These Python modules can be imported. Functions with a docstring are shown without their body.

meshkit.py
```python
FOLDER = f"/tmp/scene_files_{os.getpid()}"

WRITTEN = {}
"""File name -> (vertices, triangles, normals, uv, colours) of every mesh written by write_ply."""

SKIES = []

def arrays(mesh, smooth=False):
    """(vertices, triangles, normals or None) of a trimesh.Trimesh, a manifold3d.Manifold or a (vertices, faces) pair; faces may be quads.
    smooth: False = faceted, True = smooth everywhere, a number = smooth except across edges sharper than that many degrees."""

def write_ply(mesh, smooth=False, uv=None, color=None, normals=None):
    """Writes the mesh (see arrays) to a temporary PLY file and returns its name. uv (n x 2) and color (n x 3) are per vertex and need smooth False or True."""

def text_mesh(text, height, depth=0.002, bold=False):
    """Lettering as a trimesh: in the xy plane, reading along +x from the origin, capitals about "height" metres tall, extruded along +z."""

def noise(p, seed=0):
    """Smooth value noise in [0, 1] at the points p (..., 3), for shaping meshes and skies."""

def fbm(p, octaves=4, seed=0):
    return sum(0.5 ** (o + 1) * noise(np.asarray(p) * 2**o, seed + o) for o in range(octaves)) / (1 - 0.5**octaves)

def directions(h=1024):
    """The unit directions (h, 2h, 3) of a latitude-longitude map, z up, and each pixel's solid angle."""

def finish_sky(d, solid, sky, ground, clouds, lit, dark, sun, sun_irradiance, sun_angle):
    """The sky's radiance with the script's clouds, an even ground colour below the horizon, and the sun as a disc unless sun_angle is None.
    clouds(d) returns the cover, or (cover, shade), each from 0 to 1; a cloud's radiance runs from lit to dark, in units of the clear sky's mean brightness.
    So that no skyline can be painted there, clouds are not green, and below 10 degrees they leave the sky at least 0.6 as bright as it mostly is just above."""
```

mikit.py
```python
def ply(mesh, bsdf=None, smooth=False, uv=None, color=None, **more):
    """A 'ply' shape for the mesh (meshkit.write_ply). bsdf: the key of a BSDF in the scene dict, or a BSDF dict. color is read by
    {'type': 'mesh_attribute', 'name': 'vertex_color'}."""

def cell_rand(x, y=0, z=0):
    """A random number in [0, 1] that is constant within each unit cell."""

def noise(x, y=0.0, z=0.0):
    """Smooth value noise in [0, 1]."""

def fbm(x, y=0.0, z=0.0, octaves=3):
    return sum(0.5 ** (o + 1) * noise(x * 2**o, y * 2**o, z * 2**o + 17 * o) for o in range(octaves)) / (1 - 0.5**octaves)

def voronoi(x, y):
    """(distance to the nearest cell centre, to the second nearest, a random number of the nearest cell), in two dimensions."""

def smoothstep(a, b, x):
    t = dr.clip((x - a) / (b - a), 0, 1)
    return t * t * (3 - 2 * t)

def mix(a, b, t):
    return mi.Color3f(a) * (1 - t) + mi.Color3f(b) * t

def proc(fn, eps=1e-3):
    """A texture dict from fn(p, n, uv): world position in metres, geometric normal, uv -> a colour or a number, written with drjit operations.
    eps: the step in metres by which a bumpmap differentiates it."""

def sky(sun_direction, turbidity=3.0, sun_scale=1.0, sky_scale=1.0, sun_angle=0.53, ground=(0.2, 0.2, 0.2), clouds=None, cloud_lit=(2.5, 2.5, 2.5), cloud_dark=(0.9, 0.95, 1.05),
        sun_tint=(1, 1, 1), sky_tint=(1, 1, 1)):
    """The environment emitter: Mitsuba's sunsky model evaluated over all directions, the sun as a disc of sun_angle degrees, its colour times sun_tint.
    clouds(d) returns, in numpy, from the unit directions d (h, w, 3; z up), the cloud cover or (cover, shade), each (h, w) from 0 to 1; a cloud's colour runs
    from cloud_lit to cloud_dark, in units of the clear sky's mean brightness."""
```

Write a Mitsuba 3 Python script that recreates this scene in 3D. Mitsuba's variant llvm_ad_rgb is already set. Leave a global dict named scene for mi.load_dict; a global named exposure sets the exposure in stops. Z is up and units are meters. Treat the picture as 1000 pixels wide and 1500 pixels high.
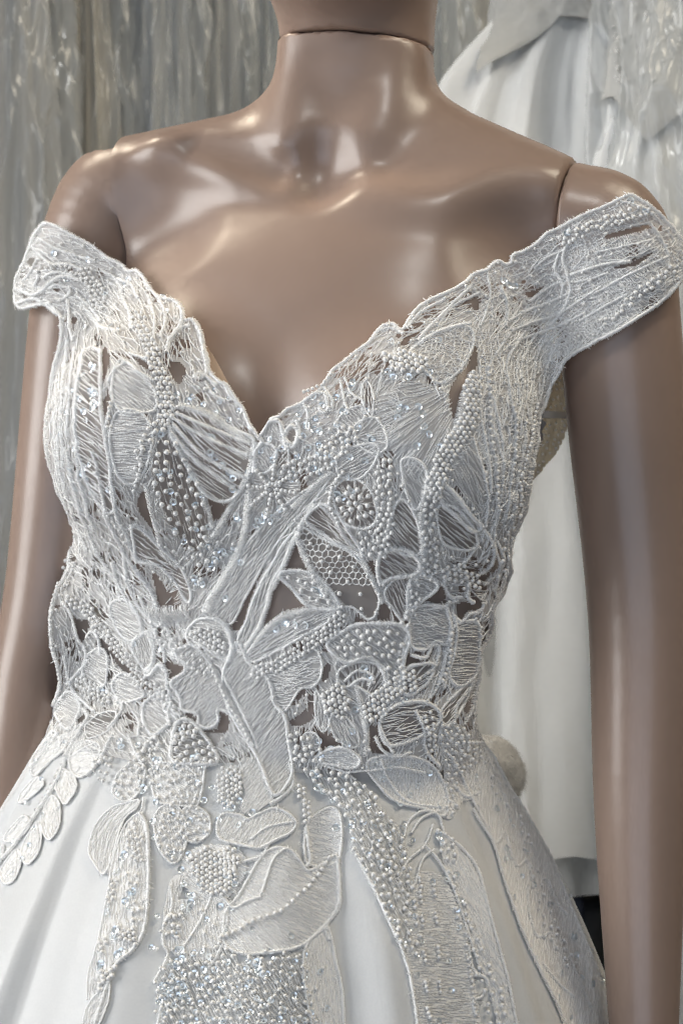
import math, random, numpy as np, trimesh, mitsuba as mi, mikit, meshkit
import drjit as dr
from shapely import Polygon, LineString, Point, prepare, contains_xy
from scipy.ndimage import map_coordinates, gaussian_filter
from scipy.spatial import cKDTree

T = mi.ScalarTransform4f
rng = np.random.default_rng(7)
random.seed(7)
scene, labels = {}, {}
PI = math.pi

# ------------------------------------------------------------------ camera, lights, exposure
S, D, CZ = 0.00045, 0.9, 1.30          # metres per photo pixel at the mannequin (y = 0), camera distance, camera height
exposure = 0.32
scene['camera'] = {'type': 'thinlens', 'fov': math.degrees(2*math.atan(500*S/D)), 'fov_axis': 'x', 'aperture_radius': 0.0034,
                   'focus_distance': 0.86, 'near_clip': 0.05, 'far_clip': 50.0,
                   'to_world': T().look_at(origin=[0, -D, CZ], target=[0, 0, CZ], up=[0, 0, 1])}

def area_lamp(name, centre, target, w, h, rgb, label):
    c, t = np.array(centre, float), np.array(target, float)
    scene[name] = {'type': 'rectangle', 'to_world': T().look_at(origin=c.tolist(), target=t.tolist(), up=[0, 0.01, 1]) @ T().scale([w/2, h/2, 1]),
                   'emitter': {'type': 'area', 'radiance': {'type': 'rgb', 'value': list(rgb)}},
                   'bsdf': {'type': 'diffuse', 'reflectance': {'type': 'rgb', 'value': [0.7, 0.7, 0.7]}}}
    labels[name] = {'label': label, 'category': 'lamp'}

area_lamp('window_lamp', (-2.25, -0.62, 1.95), (0, 0.1, CZ), 1.2, 1.6, (6.8, 6.8, 6.7), 'large soft daylight lamp panel standing to the left of the mannequin')
area_lamp('ceiling_lamp', (-0.9, 0.3, 2.7), (-0.3, 0.1, CZ), .4, .4, (15.5, 13.4, 10.4), 'square warm ceiling lamp above the left shoulder of the mannequin')
area_lamp('ceiling_lamp_001', (1.0, -0.35, 2.7), (0.2, 0.1, CZ-.3), .7, .7, (7.4, 6.6, 5.2), 'square warm ceiling lamp above the right shoulder of the mannequin')
area_lamp('ceiling_lamp_002', (0.1, -1.3, 2.75), (0, 0, CZ), .22, .22, (27, 27, 26), 'small white ceiling lamp in front of the mannequin')
area_lamp('shop_lamp', (-0.8, -3.2, 0.95), (0, 0, CZ-.2), 3.2, 1.8, (.85, 1.0, 1.25), 'broad dim daylight lamp panel far behind the camera')


# ------------------------------------------------------------------ helpers
def W(px, py, y=0.0):
    k = S*(1 + y/D)
    return np.array([(px-500)*k, y, CZ + (750-py)*k])

def rgb(r, g, b):
    return {'type': 'rgb', 'value': [r, g, b]}

def put(key, shape, label=None, cat=None, group=None, kind=None):
    k, n = key, 0
    while k in scene:
        n += 1
        k = f'{key}_{n:03d}'
    scene[k] = shape
    d = {}
    if label: d['label'] = label
    if cat: d['category'] = cat
    if group: d['group'] = group
    if kind: d['kind'] = kind
    if d: labels[k] = d
    return k

def thing(key, label, cat, group=None):
    labels[key] = {'label': label, 'category': cat}
    if group: labels[key]['group'] = group
    return key

def num(base, used={}):
    n = used.get(base, 0)
    used[base] = n+1
    return base if n == 0 else f'{base}_{n:03d}'

def spline(pts, n=None, step=None, closed=False):
    """Centripetal-ish Catmull-Rom through pts (k, d)."""
    p = np.asarray(pts, float)
    if len(p) < 3 and not closed:
        m = n or max(2, int(np.linalg.norm(p[-1, :2]-p[0, :2])/step)+1)
        t = np.linspace(0, 1, m)[:, None]
        return p[0]*(1-t) + p[-1]*t
    if closed:
        q = np.vstack([p[-1], p, p[0], p[1]])
        k = len(p)
    else:
        q = np.vstack([2*p[0]-p[1], p, 2*p[-1]-p[-2]])
        k = len(p)-1
    out = []
    for i in range(k):
        a, b, c, d = q[i:i+4]
        m = max(2, int(np.linalg.norm((c-b)[:2])/(step or 4))) if n is None else max(2, n//k)
        t = np.linspace(0, 1, m, endpoint=False)[:, None]
        out.append(0.5*(2*b + (c-a)*t + (2*a-5*b+4*c-d)*t*t + (3*b-3*c+d-a)*t**3))
    if not closed:
        out.append(p[-1:])
    return np.vstack(out)

# ------------------------------------------------------------------ distance fields
def smin(a, b, k):
    h = np.maximum(k-np.abs(a-b), 0)/k
    return np.minimum(a, b) - h*h*k*0.25

def smax(a, b, k):
    return -smin(-a, -b, k)

def cone(p, a, b, ra, rb):
    """A capsule from a to b with radii ra and rb."""
    ba = b-a
    h = np.clip(((p-a) @ ba)/(ba @ ba), 0, 1)
    return np.linalg.norm(p-a-h[..., None]*ba, axis=-1) - (ra + (rb-ra)*h)

def chain(p, pts, rs, n=5):
    """A limb: a smooth curve through the points with a radius that runs smoothly along it."""
    q = spline(np.column_stack([np.array(pts), rs]), n=n*(len(pts)-1))
    f = None
    for a, b in zip(q[:-1], q[1:]):
        g = cone(p, a[:3], b[:3], a[3], b[3])
        f = g if f is None else np.minimum(f, g)
    return f

def ellipsoid(p, c, r, yaw=0.0):
    q = p-c
    if yaw:
        q = np.stack([q[..., 0]*math.cos(yaw)+q[..., 1]*math.sin(yaw), -q[..., 0]*math.sin(yaw)+q[..., 1]*math.cos(yaw), q[..., 2]], -1)
    r = np.asarray(r)
    k0 = np.linalg.norm(q/r, axis=-1)
    k1 = np.linalg.norm(q/(r*r), axis=-1)
    return k0*(k0-1)/np.maximum(k1, 1e-9)

PHI = math.radians(21)
RT = np.array([math.cos(PHI), -math.sin(PHI), 0.0])       # the mannequin's side axis (towards +x), it is turned a little to the left
FW = np.array([-math.sin(PHI), -math.cos(PHI), 0.0])      # where its chest points

# rings of the trunk: height, left and right limits, depth of the centre, half depth (photo pixels and metres)
RINGS = np.array([
    (250, 300, 760, .075, .050), (330, 215, 770, .075, .070), (400, 165, 775, .074, .084), (470, 125, 778, .072, .092), (560, 100, 772, .070, .096),
    (650, 98, 764, .068, .099), (740, 112, 748, .068, .098), (830, 124, 724, .068, .093), (910, 122, 700, .068, .088), (980, 108, 684, .068, .086),
    (1050, 96, 680, .068, .088), (1130, 120, 660, .070, .078), (1250, 140, 640, .07, .07)], float)
_z = CZ + (750-RINGS[:, 0])*S*(1+RINGS[:, 3]/D)
_x = ((RINGS[:, 1]+RINGS[:, 2])/2-500)*S*(1+RINGS[:, 3]/D)
_w = (RINGS[:, 2]-RINGS[:, 1])/2*S*(1+RINGS[:, 3]/D)
_a = np.sqrt(np.maximum(_w**2-(RINGS[:, 4]*math.sin(PHI))**2, 1e-5))/math.cos(PHI)
ZG = np.linspace(_z[-1], _z[0], 400)
def _rs(v):
    g = np.interp(ZG, _z[::-1], v[::-1])
    return gaussian_filter(g, 9, mode='nearest')
RX, RY, RA, RB = _rs(_x), _rs(RINGS[:, 3]), _rs(_a), _rs(RINGS[:, 4])

def trunk(p):
    z = p[..., 2]
    t = np.clip((z-ZG[0])/(ZG[-1]-ZG[0])*399, 0, 398.999)
    i = t.astype(int); f = t-i
    g = lambda v: v[i]*(1-f)+v[i+1]*f
    cx, cy, a, b = g(RX), g(RY), g(RA), g(RB)
    dx, dy = p[..., 0]-cx, p[..., 1]-cy
    u, v = dx*RT[0]+dy*RT[1], dx*FW[0]+dy*FW[1]
    e = 2.3
    m = ((np.abs(u)/a)**e + (np.abs(v)/b)**e + 1e-12)
    k = m**(1/e)
    gu = np.abs(u)**(e-1)/a**e*m**(1/e-1); gv = np.abs(v)**(e-1)/b**e*m**(1/e-1)
    f = (k-1)/np.maximum(np.sqrt(gu*gu+gv*gv), 1e-6)
    f = np.where(k < 0.15, -np.minimum(a, b), f)
    f = smax(f, z-ZG[-1]+0.02, 0.03)
    return smax(f, ZG[0]-z, 0.01)

ARM_L = ([W(215, 290, .109), W(164, 314, .113), W(125, 450, .105), W(78, 840, .10), W(45, 1010, .085), W(15, 1200, .05)], [.0440, .0436, .0395, .0335, .031, .026])
ARM_R = ([W(830, 330, .03), W(888, 355, .025), W(905, 470, .02), W(920, 640, .02), W(941, 900, .02), W(938, 1200, .0), W(944, 1600, -.03)], [.0420, .0425, .041, .0395, .0365, .030, .0195])
JL, JR = W(203, 240, .105), W(838, 285, .03)              # a point on each shoulder joint's cutting plane
NL = RT*math.cos(.10) + np.array([0, 0, 1])*math.sin(.10)
NR = RT*math.cos(-.12) + np.array([0, 0, 1])*math.sin(-.12)

def shoulders(p):
    f = cone(p, W(405, 262, .085), W(206, 290, .104), .051, .0452)
    return smin(f, cone(p, W(640, 268, .062), W(838, 334, .03), .053, .0425), .03)

def bust(p, f):
    f = smin(f, ellipsoid(p, W(232, 640, .012), (.066, .060, .066), -PHI), .045)
    return smin(f, ellipsoid(p, W(590, 655, -.012), (.066, .060, .066), -PHI), .045)

def neck(p):
    f = chain(p, [W(530, -120, .070), W(523, 60, .072), W(516, 200, .082)], [.0545, .0548, .058])
    return f

def torso_base(p):
    f = smin(trunk(p), shoulders(p), .035)
    f = smin(f, neck(p), .036)
    return bust(p, f)

def eye_rays(px, py):
    d = np.stack([(np.asarray(px)-500)*S, np.full(np.shape(px), D), (750-np.asarray(py))*S], -1)
    return d/np.linalg.norm(d, axis=-1, keepdims=True)
EYE = np.array([0, -D, CZ])

def march(field, px, py, t0=.70, t1=1.15, n=46):
    """Where the line of sight through photo points meets a field; beside it, the nearest point of the surface."""
    d = eye_rays(px, py)
    t = np.full(d.shape[:-1], t0)
    best, bt = np.full(t.shape, 9.0), t.copy()
    for _ in range(n):
        f = field(EYE+d*t[..., None])
        better = f < best
        best = np.where(better, f, best); bt = np.where(better, t, bt)
        t = np.minimum(t + f*0.85, t1)
    q = EYE + d*bt[..., None]
    for _ in range(3):
        q = q - (field(q)[..., None])*grad(field, q)
    return q

def grad(field, q, e=8e-4):
    g = np.stack([field(q+np.eye(3)[k]*e)-field(q-np.eye(3)[k]*e) for k in range(3)], -1)
    return g/np.maximum(np.linalg.norm(g, axis=-1, keepdims=True), 1e-9)

def on(field, pts, sink=0.0):
    a = np.array(pts, float)
    q = march(field, a[:, 0], a[:, 1])
    return q - grad(field, q)*sink

_tb = torso_base
CLAV_L = on(_tb, [(440, 272), (400, 262), (345, 246), (290, 236), (235, 228)], .0075)
CLAV_R = on(_tb, [(505, 278), (560, 290), (630, 296), (710, 285), (790, 285)], .0085)
SCM_L = on(_tb, [(424, 60), (426, 150), (434, 215), (452, 256)], .0085)
SCM_R = on(_tb, [(600, 90), (560, 170), (522, 225), (500, 262)], .0095)
PIT = on(_tb, [(474, 262)], -.020)[0]
HOL_L = on(_tb, [(238, 290)], -.043)[0]
HOL_R = on(_tb, [(755, 345)], -.048)[0]
FOS_L = on(_tb, [(292, 214), (345, 228), (404, 252)], -.0085)

def torso(p):
    f = torso_base(p)
    f = smin(f, chain(p, CLAV_L, [.0085, .0095, .0095, .0105, .012], 3), .022)
    f = smin(f, chain(p, CLAV_R, [.0085, .0095, .0095, .010, .012], 3), .024)
    f = smin(f, chain(p, SCM_L, [.008, .010, .0105, .0085], 3), .024)
    f = smin(f, chain(p, SCM_R, [.008, .010, .0105, .0085], 3), .026)
    f = smax(f, -(np.linalg.norm(p-PIT, axis=-1)-.0228), .018)
    f = smax(f, -chain(p, FOS_L, [.0085, .0100, .0090], 3), .014)
    f = smax(f, -(np.linalg.norm(p-HOL_L, axis=-1)-.0465), .024)
    f = smax(f, -(np.linalg.norm(p-HOL_R, axis=-1)-.0515), .024)
    return smax(f, (p-JR) @ NR, .0025)

SEAM = (CZ + (750-46)*S*(1+.02/D))
def neck_plane(p):          # the joint between neck and head, tilted a little to the right
    return (p[..., 2]-SEAM) + (p[..., 0]-W(520, 46)[0])*.075 - (p[..., 1]-.02)*.10

def torso_cut(p):
    return smax(torso(p), neck_plane(p), .0012)

def head(p):
    f = neck(p)
    f = smin(f, ellipsoid(p, W(505, -60, .035), (.058, .075, .050), -PHI), .02)
    f = smin(f, ellipsoid(p, W(512, -190, .06), (.066, .085, .085), -PHI), .03)
    return smax(f, .0007-neck_plane(p), .0012)

def arm_left(p):
    f = chain(p, *ARM_L)
    return f

def arm_right(p):
    f = chain(p, *ARM_R)
    return smax(f, .0009-(p-JR) @ NR, .0025)

def surface_net(field, lo, hi, h):
    lo, hi = np.array(lo, float), np.array(hi, float)
    n = np.ceil((hi-lo)/h).astype(int)+1
    axes = [lo[k]+h*np.arange(n[k]) for k in range(3)]
    F = np.empty(n)
    for i0 in range(0, n[0], 12):                          # slabs, to keep memory small
        g = np.stack(np.meshgrid(axes[0][i0:i0+12], axes[1], axes[2], indexing='ij'), -1)
        F[i0:i0+12] = field(g)
    s = F < 0
    c = sum(s[i:n[0]-1+i, j:n[1]-1+j, k:n[2]-1+k].astype(np.int8) for i in (0, 1) for j in (0, 1) for k in (0, 1))
    cells = np.argwhere((c > 0) & (c < 8))
    idx = -np.ones(np.array(n)-1, int); idx[tuple(cells.T)] = np.arange(len(cells))
    acc, cnt = np.zeros((len(cells), 3)), np.zeros(len(cells))
    for ax in range(3):
        e = np.eye(3, dtype=int)[ax]
        o = [np.eye(3, dtype=int)[k] for k in range(3) if k != ax]
        for da in (0, 1):
            for db in (0, 1):
                a = cells + o[0]*da + o[1]*db; b = a+e
                fa, fb = F[tuple(a.T)], F[tuple(b.T)]
                m = (fa < 0) != (fb < 0)
                t = np.where(m, fa/np.where(m, fa-fb, 1), 0)
                acc[m] += (a[m] + t[m, None]*e); cnt[m] += 1
    v = lo + h*acc/cnt[:, None]
    quads = []
    for ax in range(3):
        e = np.eye(3, dtype=int)[ax]
        o = [np.eye(3, dtype=int)[(ax+1) % 3], np.eye(3, dtype=int)[(ax+2) % 3]]
        sl = [slice(0, n[k]-1) if k == ax else slice(1, n[k]-1) for k in range(3)]
        sh = [slice(1, n[k]) if k == ax else slice(1, n[k]-1) for k in range(3)]
        A, B = s[tuple(sl)], s[tuple(sh)]
        at = np.argwhere(A != B)
        pos = at + np.array([0 if k == ax else 1 for k in range(3)])
        q = np.stack([idx[tuple((pos-o[0]-o[1]).T)], idx[tuple((pos-o[1]).T)], idx[tuple(pos.T)], idx[tuple((pos-o[0]).T)]], 1)
        flip = ~A[tuple(at.T)]
        q[flip] = q[flip][:, ::-1]
        quads.append(q)
    q = np.vstack(quads)
    f = np.vstack([q[:, [0, 1, 2]], q[:, [0, 2, 3]]])
    for _ in range(2):                                      # settle the vertices on the surface
        v = v - field(v)[:, None]*grad(field, v)*.9
    return v, f

def solid(key, field, lo, hi, h, bsdf, cut=None, **kw):
    v, f = surface_net(field, lo, hi, h)
    if cut is not None:                                     # a clean cut through the joint
        m = trimesh.intersections.slice_mesh_plane(trimesh.Trimesh(v, f, process=False), cut[1], cut[0])
        v, f = np.array(m.vertices), np.array(m.faces)
    path = meshkit.write_ply((v, f), False, None, None, normals=grad(field, v, 2.2e-3))
    return put(key, {'type': 'ply', 'filename': path, 'face_normals': False, 'bsdf': {'type': 'ref', 'id': bsdf}}, **kw)

# ------------------------------------------------------------------ materials
def mat(key, d, two=True):
    scene[key] = {'type': 'twosided', 'b': d} if two else d
mat('skin', {'type': 'principled', 'base_color': mikit.proc(lambda p, n, uv: mikit.mix((.272, .192, .152), (.326, .232, .187), mikit.fbm(p.x*9, p.y*9, p.z*9, 3))),
             'roughness': mikit.proc(lambda p, n, uv: .28+.08*mikit.fbm(p.x*60, p.y*60, p.z*60, 3)), 'specular': .55, 'clearcoat': .25, 'clearcoat_gloss': .8})
mat('plaster', {'type': 'diffuse', 'reflectance': mikit.proc(lambda p, n, uv: mikit.mix((.30, .30, .28), (.38, .37, .35), mikit.fbm(p.x*3, p.y*3, p.z*3, 4)))})

def big_sheet(key, c, u, v, bsdf, **kw):
    c, u, v = map(np.array, (c, u, v))
    return put(key, mikit.ply((np.array([c-u-v, c+u-v, c+u+v, c-u+v]), np.array([[0, 1, 2, 3]])), bsdf), **kw)

big_sheet('wall', (0, 1.25, 1.6), (3, 0, 0), (0, 0, 1.6), 'plaster', kind='structure')
big_sheet('floor', (0, -.8, 0), (3, 0, 0), (0, 2.05, 0), 'plaster', kind='structure')

# ------------------------------------------------------------------ the mannequin
thing('mannequin', 'glossy brown headless-looking shop mannequin wearing the beaded white wedding gown', 'mannequin')
solid('mannequin__torso', torso_cut, (-.26, -.16, .98), (.25, .24, 1.66), .004, 'skin', cut=(JL, NL))
solid('mannequin__head', head, (-.10, -.10, 1.60), (.12, .19, 1.80), .005, 'skin')
solid('mannequin__arm', arm_left, (-.30, -.02, 1.02), (-.06, .19, 1.56), .0035, 'skin', cut=(JL-NL*.0005, -NL))
solid('mannequin__arm', arm_right, (.13, -.09, .85), (.26, .11, 1.55), .0035, 'skin')

# ------------------------------------------------------------------ the gown: its surface, on which all of the lace is laid
SK = np.array([(1000, 120, 660, .068, .075), (1050, 86, 684, .068, .092), (1100, 48, 706, .068, .108), (1170, 6, 742, .07, .130), (1290, -52, 804, .07, .165), (1420, -108, 856, .07, .195),
               (1500, -140, 890, .07, .212), (2000, -330, 1110, .07, .30), (2700, -520, 1330, .07, .40), (3560, -650, 1500, .07, .46)], float)
_z = CZ + (750-SK[:, 0])*S*(1+SK[:, 3]/D)
_x = ((SK[:, 1]+SK[:, 2])/2-500)*S*(1+SK[:, 3]/D)
_w = (SK[:, 2]-SK[:, 1])/2*S*(1+SK[:, 3]/D)
SZ = np.linspace(_z[-1], _z[0], 600)
_g = lambda v, s=3: gaussian_filter(np.interp(SZ, _z[::-1], v[::-1]), s, mode='nearest')
SX, SY, SA, SB = _g(_x), _g(SK[:, 3]), _g(_w), _g(SK[:, 4])

def sstep(a, b, x):
    t = np.clip((x-a)/(b-a), 0, 1)
    return t*t*(3-2*t)

def pleat(u, at, back, drop, h):
    """A soft fold: the cloth rises towards `at` and falls away behind it."""
    return h*(sstep(at-back, at, u) - sstep(at, at+drop, u))

def skirt(p):
    z = p[..., 2]
    t = np.clip((z-SZ[0])/(SZ[-1]-SZ[0])*599, 0, 598.999)
    i = t.astype(int); f = t-i
    g = lambda v: v[i]*(1-f)+v[i+1]*f
    cx, cy, a, b = g(SX), g(SY), g(SA), g(SB)
    dx, dy = p[..., 0]-cx, p[..., 1]-cy
    k = np.sqrt((dx/a)**2+(dy/b)**2+1e-9)
    ang = np.arctan2(dx/a, -dy/b)                           # 0 in front, grows to the right
    amp = sstep(0, .20, SZ[-1]-z+.01)*(1 + 1.2*np.clip(SZ[-1]-z-.2, 0, 1))
    w = ang + .12*np.clip(SZ[-1]-z, 0, .3)
    fold = (pleat(w, -.66, .34, .055, .0095) + pleat(w, -.30, .20, .16, .007) + pleat(w, .10, .22, .20, .006) + pleat(w, .42, .10, .34, .010) - pleat(w, .32, .18, .12, .008)
            + pleat(w, .88, .30, .10, .007) + pleat(w, -1.15, .22, .05, .010) + pleat(w, 1.5, .3, .1, .012) + .0022*np.sin(17*w+3*np.sin(5*w))*np.clip((SZ[-1]-z-.1)*6, 0, 1) + .010*np.sin(7*ang)*(np.cos(ang) < -.1)*sstep(-.1, -.5, np.cos(ang)))
    gx, gy = dx/(a*a), dy/(b*b)
    d = (k-1)*k/np.maximum(np.sqrt(gx*gx+gy*gy), 1e-6)*.9 - fold*amp
    return smax(d, z-SZ[-1], .02)

def bodice(p):
    f = smin(trunk(p), shoulders(p)+.002, .05)
    f = bust(p, f)
    f = smin(f, ellipsoid(p, W(400, 650, -.012), (.060, .035, .040), -PHI), .035)     # the cloth spans the cleft
    f = smin(f, ellipsoid(p, W(96, 930, .085), (.016, .045, .034)), .035)              # the lace stands out over the hip on the left
    arms = np.minimum(chain(p, *ARM_L)-.004, chain(p, *ARM_R)-.0015)
    f = smin(f, smax(arms, CZ+.045-p[..., 2], .02), .034)
    return f-.0058

def gown(p):
    return smin(bodice(p), skirt(p), .008)

GX, GY = np.arange(-60, 1061, 5.0), np.arange(260, 1561, 5.0)
_px, _py = np.meshgrid(GX, GY, indexing='xy')
GPOS = march(gown, _px, _py, .62, 1.12, 52)
GPOS = np.stack([gaussian_filter(GPOS[..., k], .8) for k in range(3)], -1)
GNRM = grad(gown, GPOS, 1.5e-3)
_view = EYE-GPOS; _view /= np.linalg.norm(_view, axis=-1, keepdims=True)
GEDGE = (GNRM*_view).sum(-1)

def sample(A, px, py):
    c = [(np.asarray(py)-GY[0])/5.0, (np.asarray(px)-GX[0])/5.0]
    return np.stack([map_coordinates(A[..., k], c, order=1, mode='nearest') for k in range(3)], -1)

def surf(px, py, lift=0.0):
    """Points of the gown's outside seen at photo points, lifted along the cloth's normal (metres), with the puckers of the lace."""
    px, py = np.asarray(px, float), np.asarray(py, float)
    q, n = sample(GPOS, px, py), sample(GNRM, px, py)
    n = n/np.linalg.norm(n, axis=-1, keepdims=True)
    g = np.stack([px/34, py/34, 0*px], -1)
    puck = (meshkit.fbm(g, 3, 5)-.5)*.0050
    low = sstep(1090, 1180, py)
    return q + n*(np.asarray(lift)+puck*(1-.75*low)+.0012)[..., None], n

# ------------------------------------------------------------------ embroidery: patches, stitches, cords, beads and sequins laid on the gown
PX = S*1.0
mat('thread', {'type': 'principled', 'base_color': rgb(.89, .885, .87), 'roughness': .36, 'specular': .6, 'sheen': .3})
mat('cloth', {'type': 'principled', 'base_color': mikit.proc(lambda p, n, uv: mikit.mix((.76, .75, .73), (.84, .83, .815), mikit.fbm(p.x*420, p.y*420, p.z*420, 2))), 'roughness': .75, 'specular': .2})
mat('satin', {'type': 'principled', 'base_color': mikit.proc(lambda p, n, uv: mikit.mix((.63, .635, .635), (.675, .68, .675), mikit.fbm(p.x*900, p.y*900, p.z*900, 2))), 'roughness': .42, 'specular': .4, 'sheen': .2})
mat('pearl', {'type': 'principled', 'base_color': rgb(.80, .79, .77), 'roughness': .18, 'specular': .6, 'clearcoat': .6, 'clearcoat_gloss': .9})
mat('sequin', {'type': 'principled', 'base_color': rgb(.86, .92, .96), 'roughness': .12, 'metallic': .5, 'specular': .8})
mat('lace_cloth', {'type': 'mask', 'opacity': .60, 'b': {'type': 'twosided', 'b': {'type': 'diffuse', 'reflectance': rgb(.80, .79, .77)}}}, two=False)
mat('tulle', {'type': 'mask', 'opacity': .30, 'b': {'type': 'twosided', 'b': {'type': 'diffuse', 'reflectance': rgb(.42, .37, .34)}}}, two=False)
mat('net', {'type': 'mask', 'opacity': .22, 'b': {'type': 'twosided', 'b': {'type': 'diffuse', 'reflectance': rgb(.72, .71, .69)}}}, two=False)

DRESS = thing('wedding_dress', 'white off-shoulder wedding gown with beaded lace bodice and satin skirt on the mannequin', 'wedding dress')

def put_raw(key, v, f, n, bsdf, **kw):
    if len(f) == 0:
        return None
    path = meshkit.write_ply((v, f), False, None, None, normals=n)
    return put(key, {'type': 'ply', 'filename': path, 'face_normals': False, 'bsdf': {'type': 'ref', 'id': bsdf}}, **kw)

def sheet(key, mask, bsdf, lift, step=3.0, box=None, snap=None, **kw):
    """A piece of cloth over the part of the pattern where mask(x, y) holds."""
    x0, y0, x1, y1 = box
    gx, gy = np.arange(x0-step, x1+2*step, step), np.arange(y0-step, y1+2*step, step)
    X, Y = np.meshgrid(gx, gy, indexing='xy')
    cx, cy = X[:-1, :-1]+step/2, Y[:-1, :-1]+step/2
    ok = mask(cx.ravel(), cy.ravel()).reshape(cx.shape)
    if not ok.any():
        return None
    idx = np.arange(X.size).reshape(X.shape)
    q = np.stack([idx[:-1, :-1], idx[1:, :-1], idx[1:, 1:], idx[:-1, 1:]], -1)[ok]
    use, inv = np.unique(q, return_inverse=True)
    q = inv.reshape(q.shape)
    x, y = X.ravel()[use].copy(), Y.ravel()[use].copy()
    if snap is not None:
        b = np.array(LineString(snap.exterior.coords).segmentize(1.0).coords)
        d, j = cKDTree(b).query(np.column_stack([x, y]))
        m = (~contains_xy(snap, x, y)) & (d < step*1.6)
        x[m], y[m] = b[j[m], 0], b[j[m], 1]
    p, n = surf(x, y, lift)
    return put_raw(key, p, np.vstack([q[:, [0, 1, 2]], q[:, [0, 2, 3]]]), n, bsdf, **kw)

def tubes(P, N, R, sides=3):
    """P (k, m, 3) centre lines, N (k, m, 3) up directions, R (k, m) radii -> vertices, triangles, normals of all the tubes."""
    k, m = P.shape[:2]
    t = np.gradient(P, axis=1)
    t /= np.maximum(np.linalg.norm(t, axis=-1, keepdims=True), 1e-9)
    b = np.cross(t, N); b /= np.maximum(np.linalg.norm(b, axis=-1, keepdims=True), 1e-9)
    u = np.cross(b, t)
    a = np.arange(sides)*2*PI/sides + PI/2
    nr = b[:, :, None]*np.cos(a)[:, None] + u[:, :, None]*np.sin(a)[:, None]
    v = P[:, :, None] + nr*R[:, :, None, None]
    i = np.arange(k*m*sides).reshape(k, m, sides)
    j = np.roll(i, -1, 2)
    q = np.stack([i[:, :-1], j[:, :-1], j[:, 1:], i[:, 1:]], -1).reshape(-1, 4)
    return v.reshape(-1, 3), np.vstack([q[:, [0, 1, 2]], q[:, [0, 2, 3]]]), nr.reshape(-1, 3)

def join(parts):
    at, V, F, N = 0, [], [], []
    for v, f, n in parts:
        V.append(v); F.append(f+at); N.append(n); at += len(v)
    return np.vstack(V), np.vstack(F), np.vstack(N)

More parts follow.
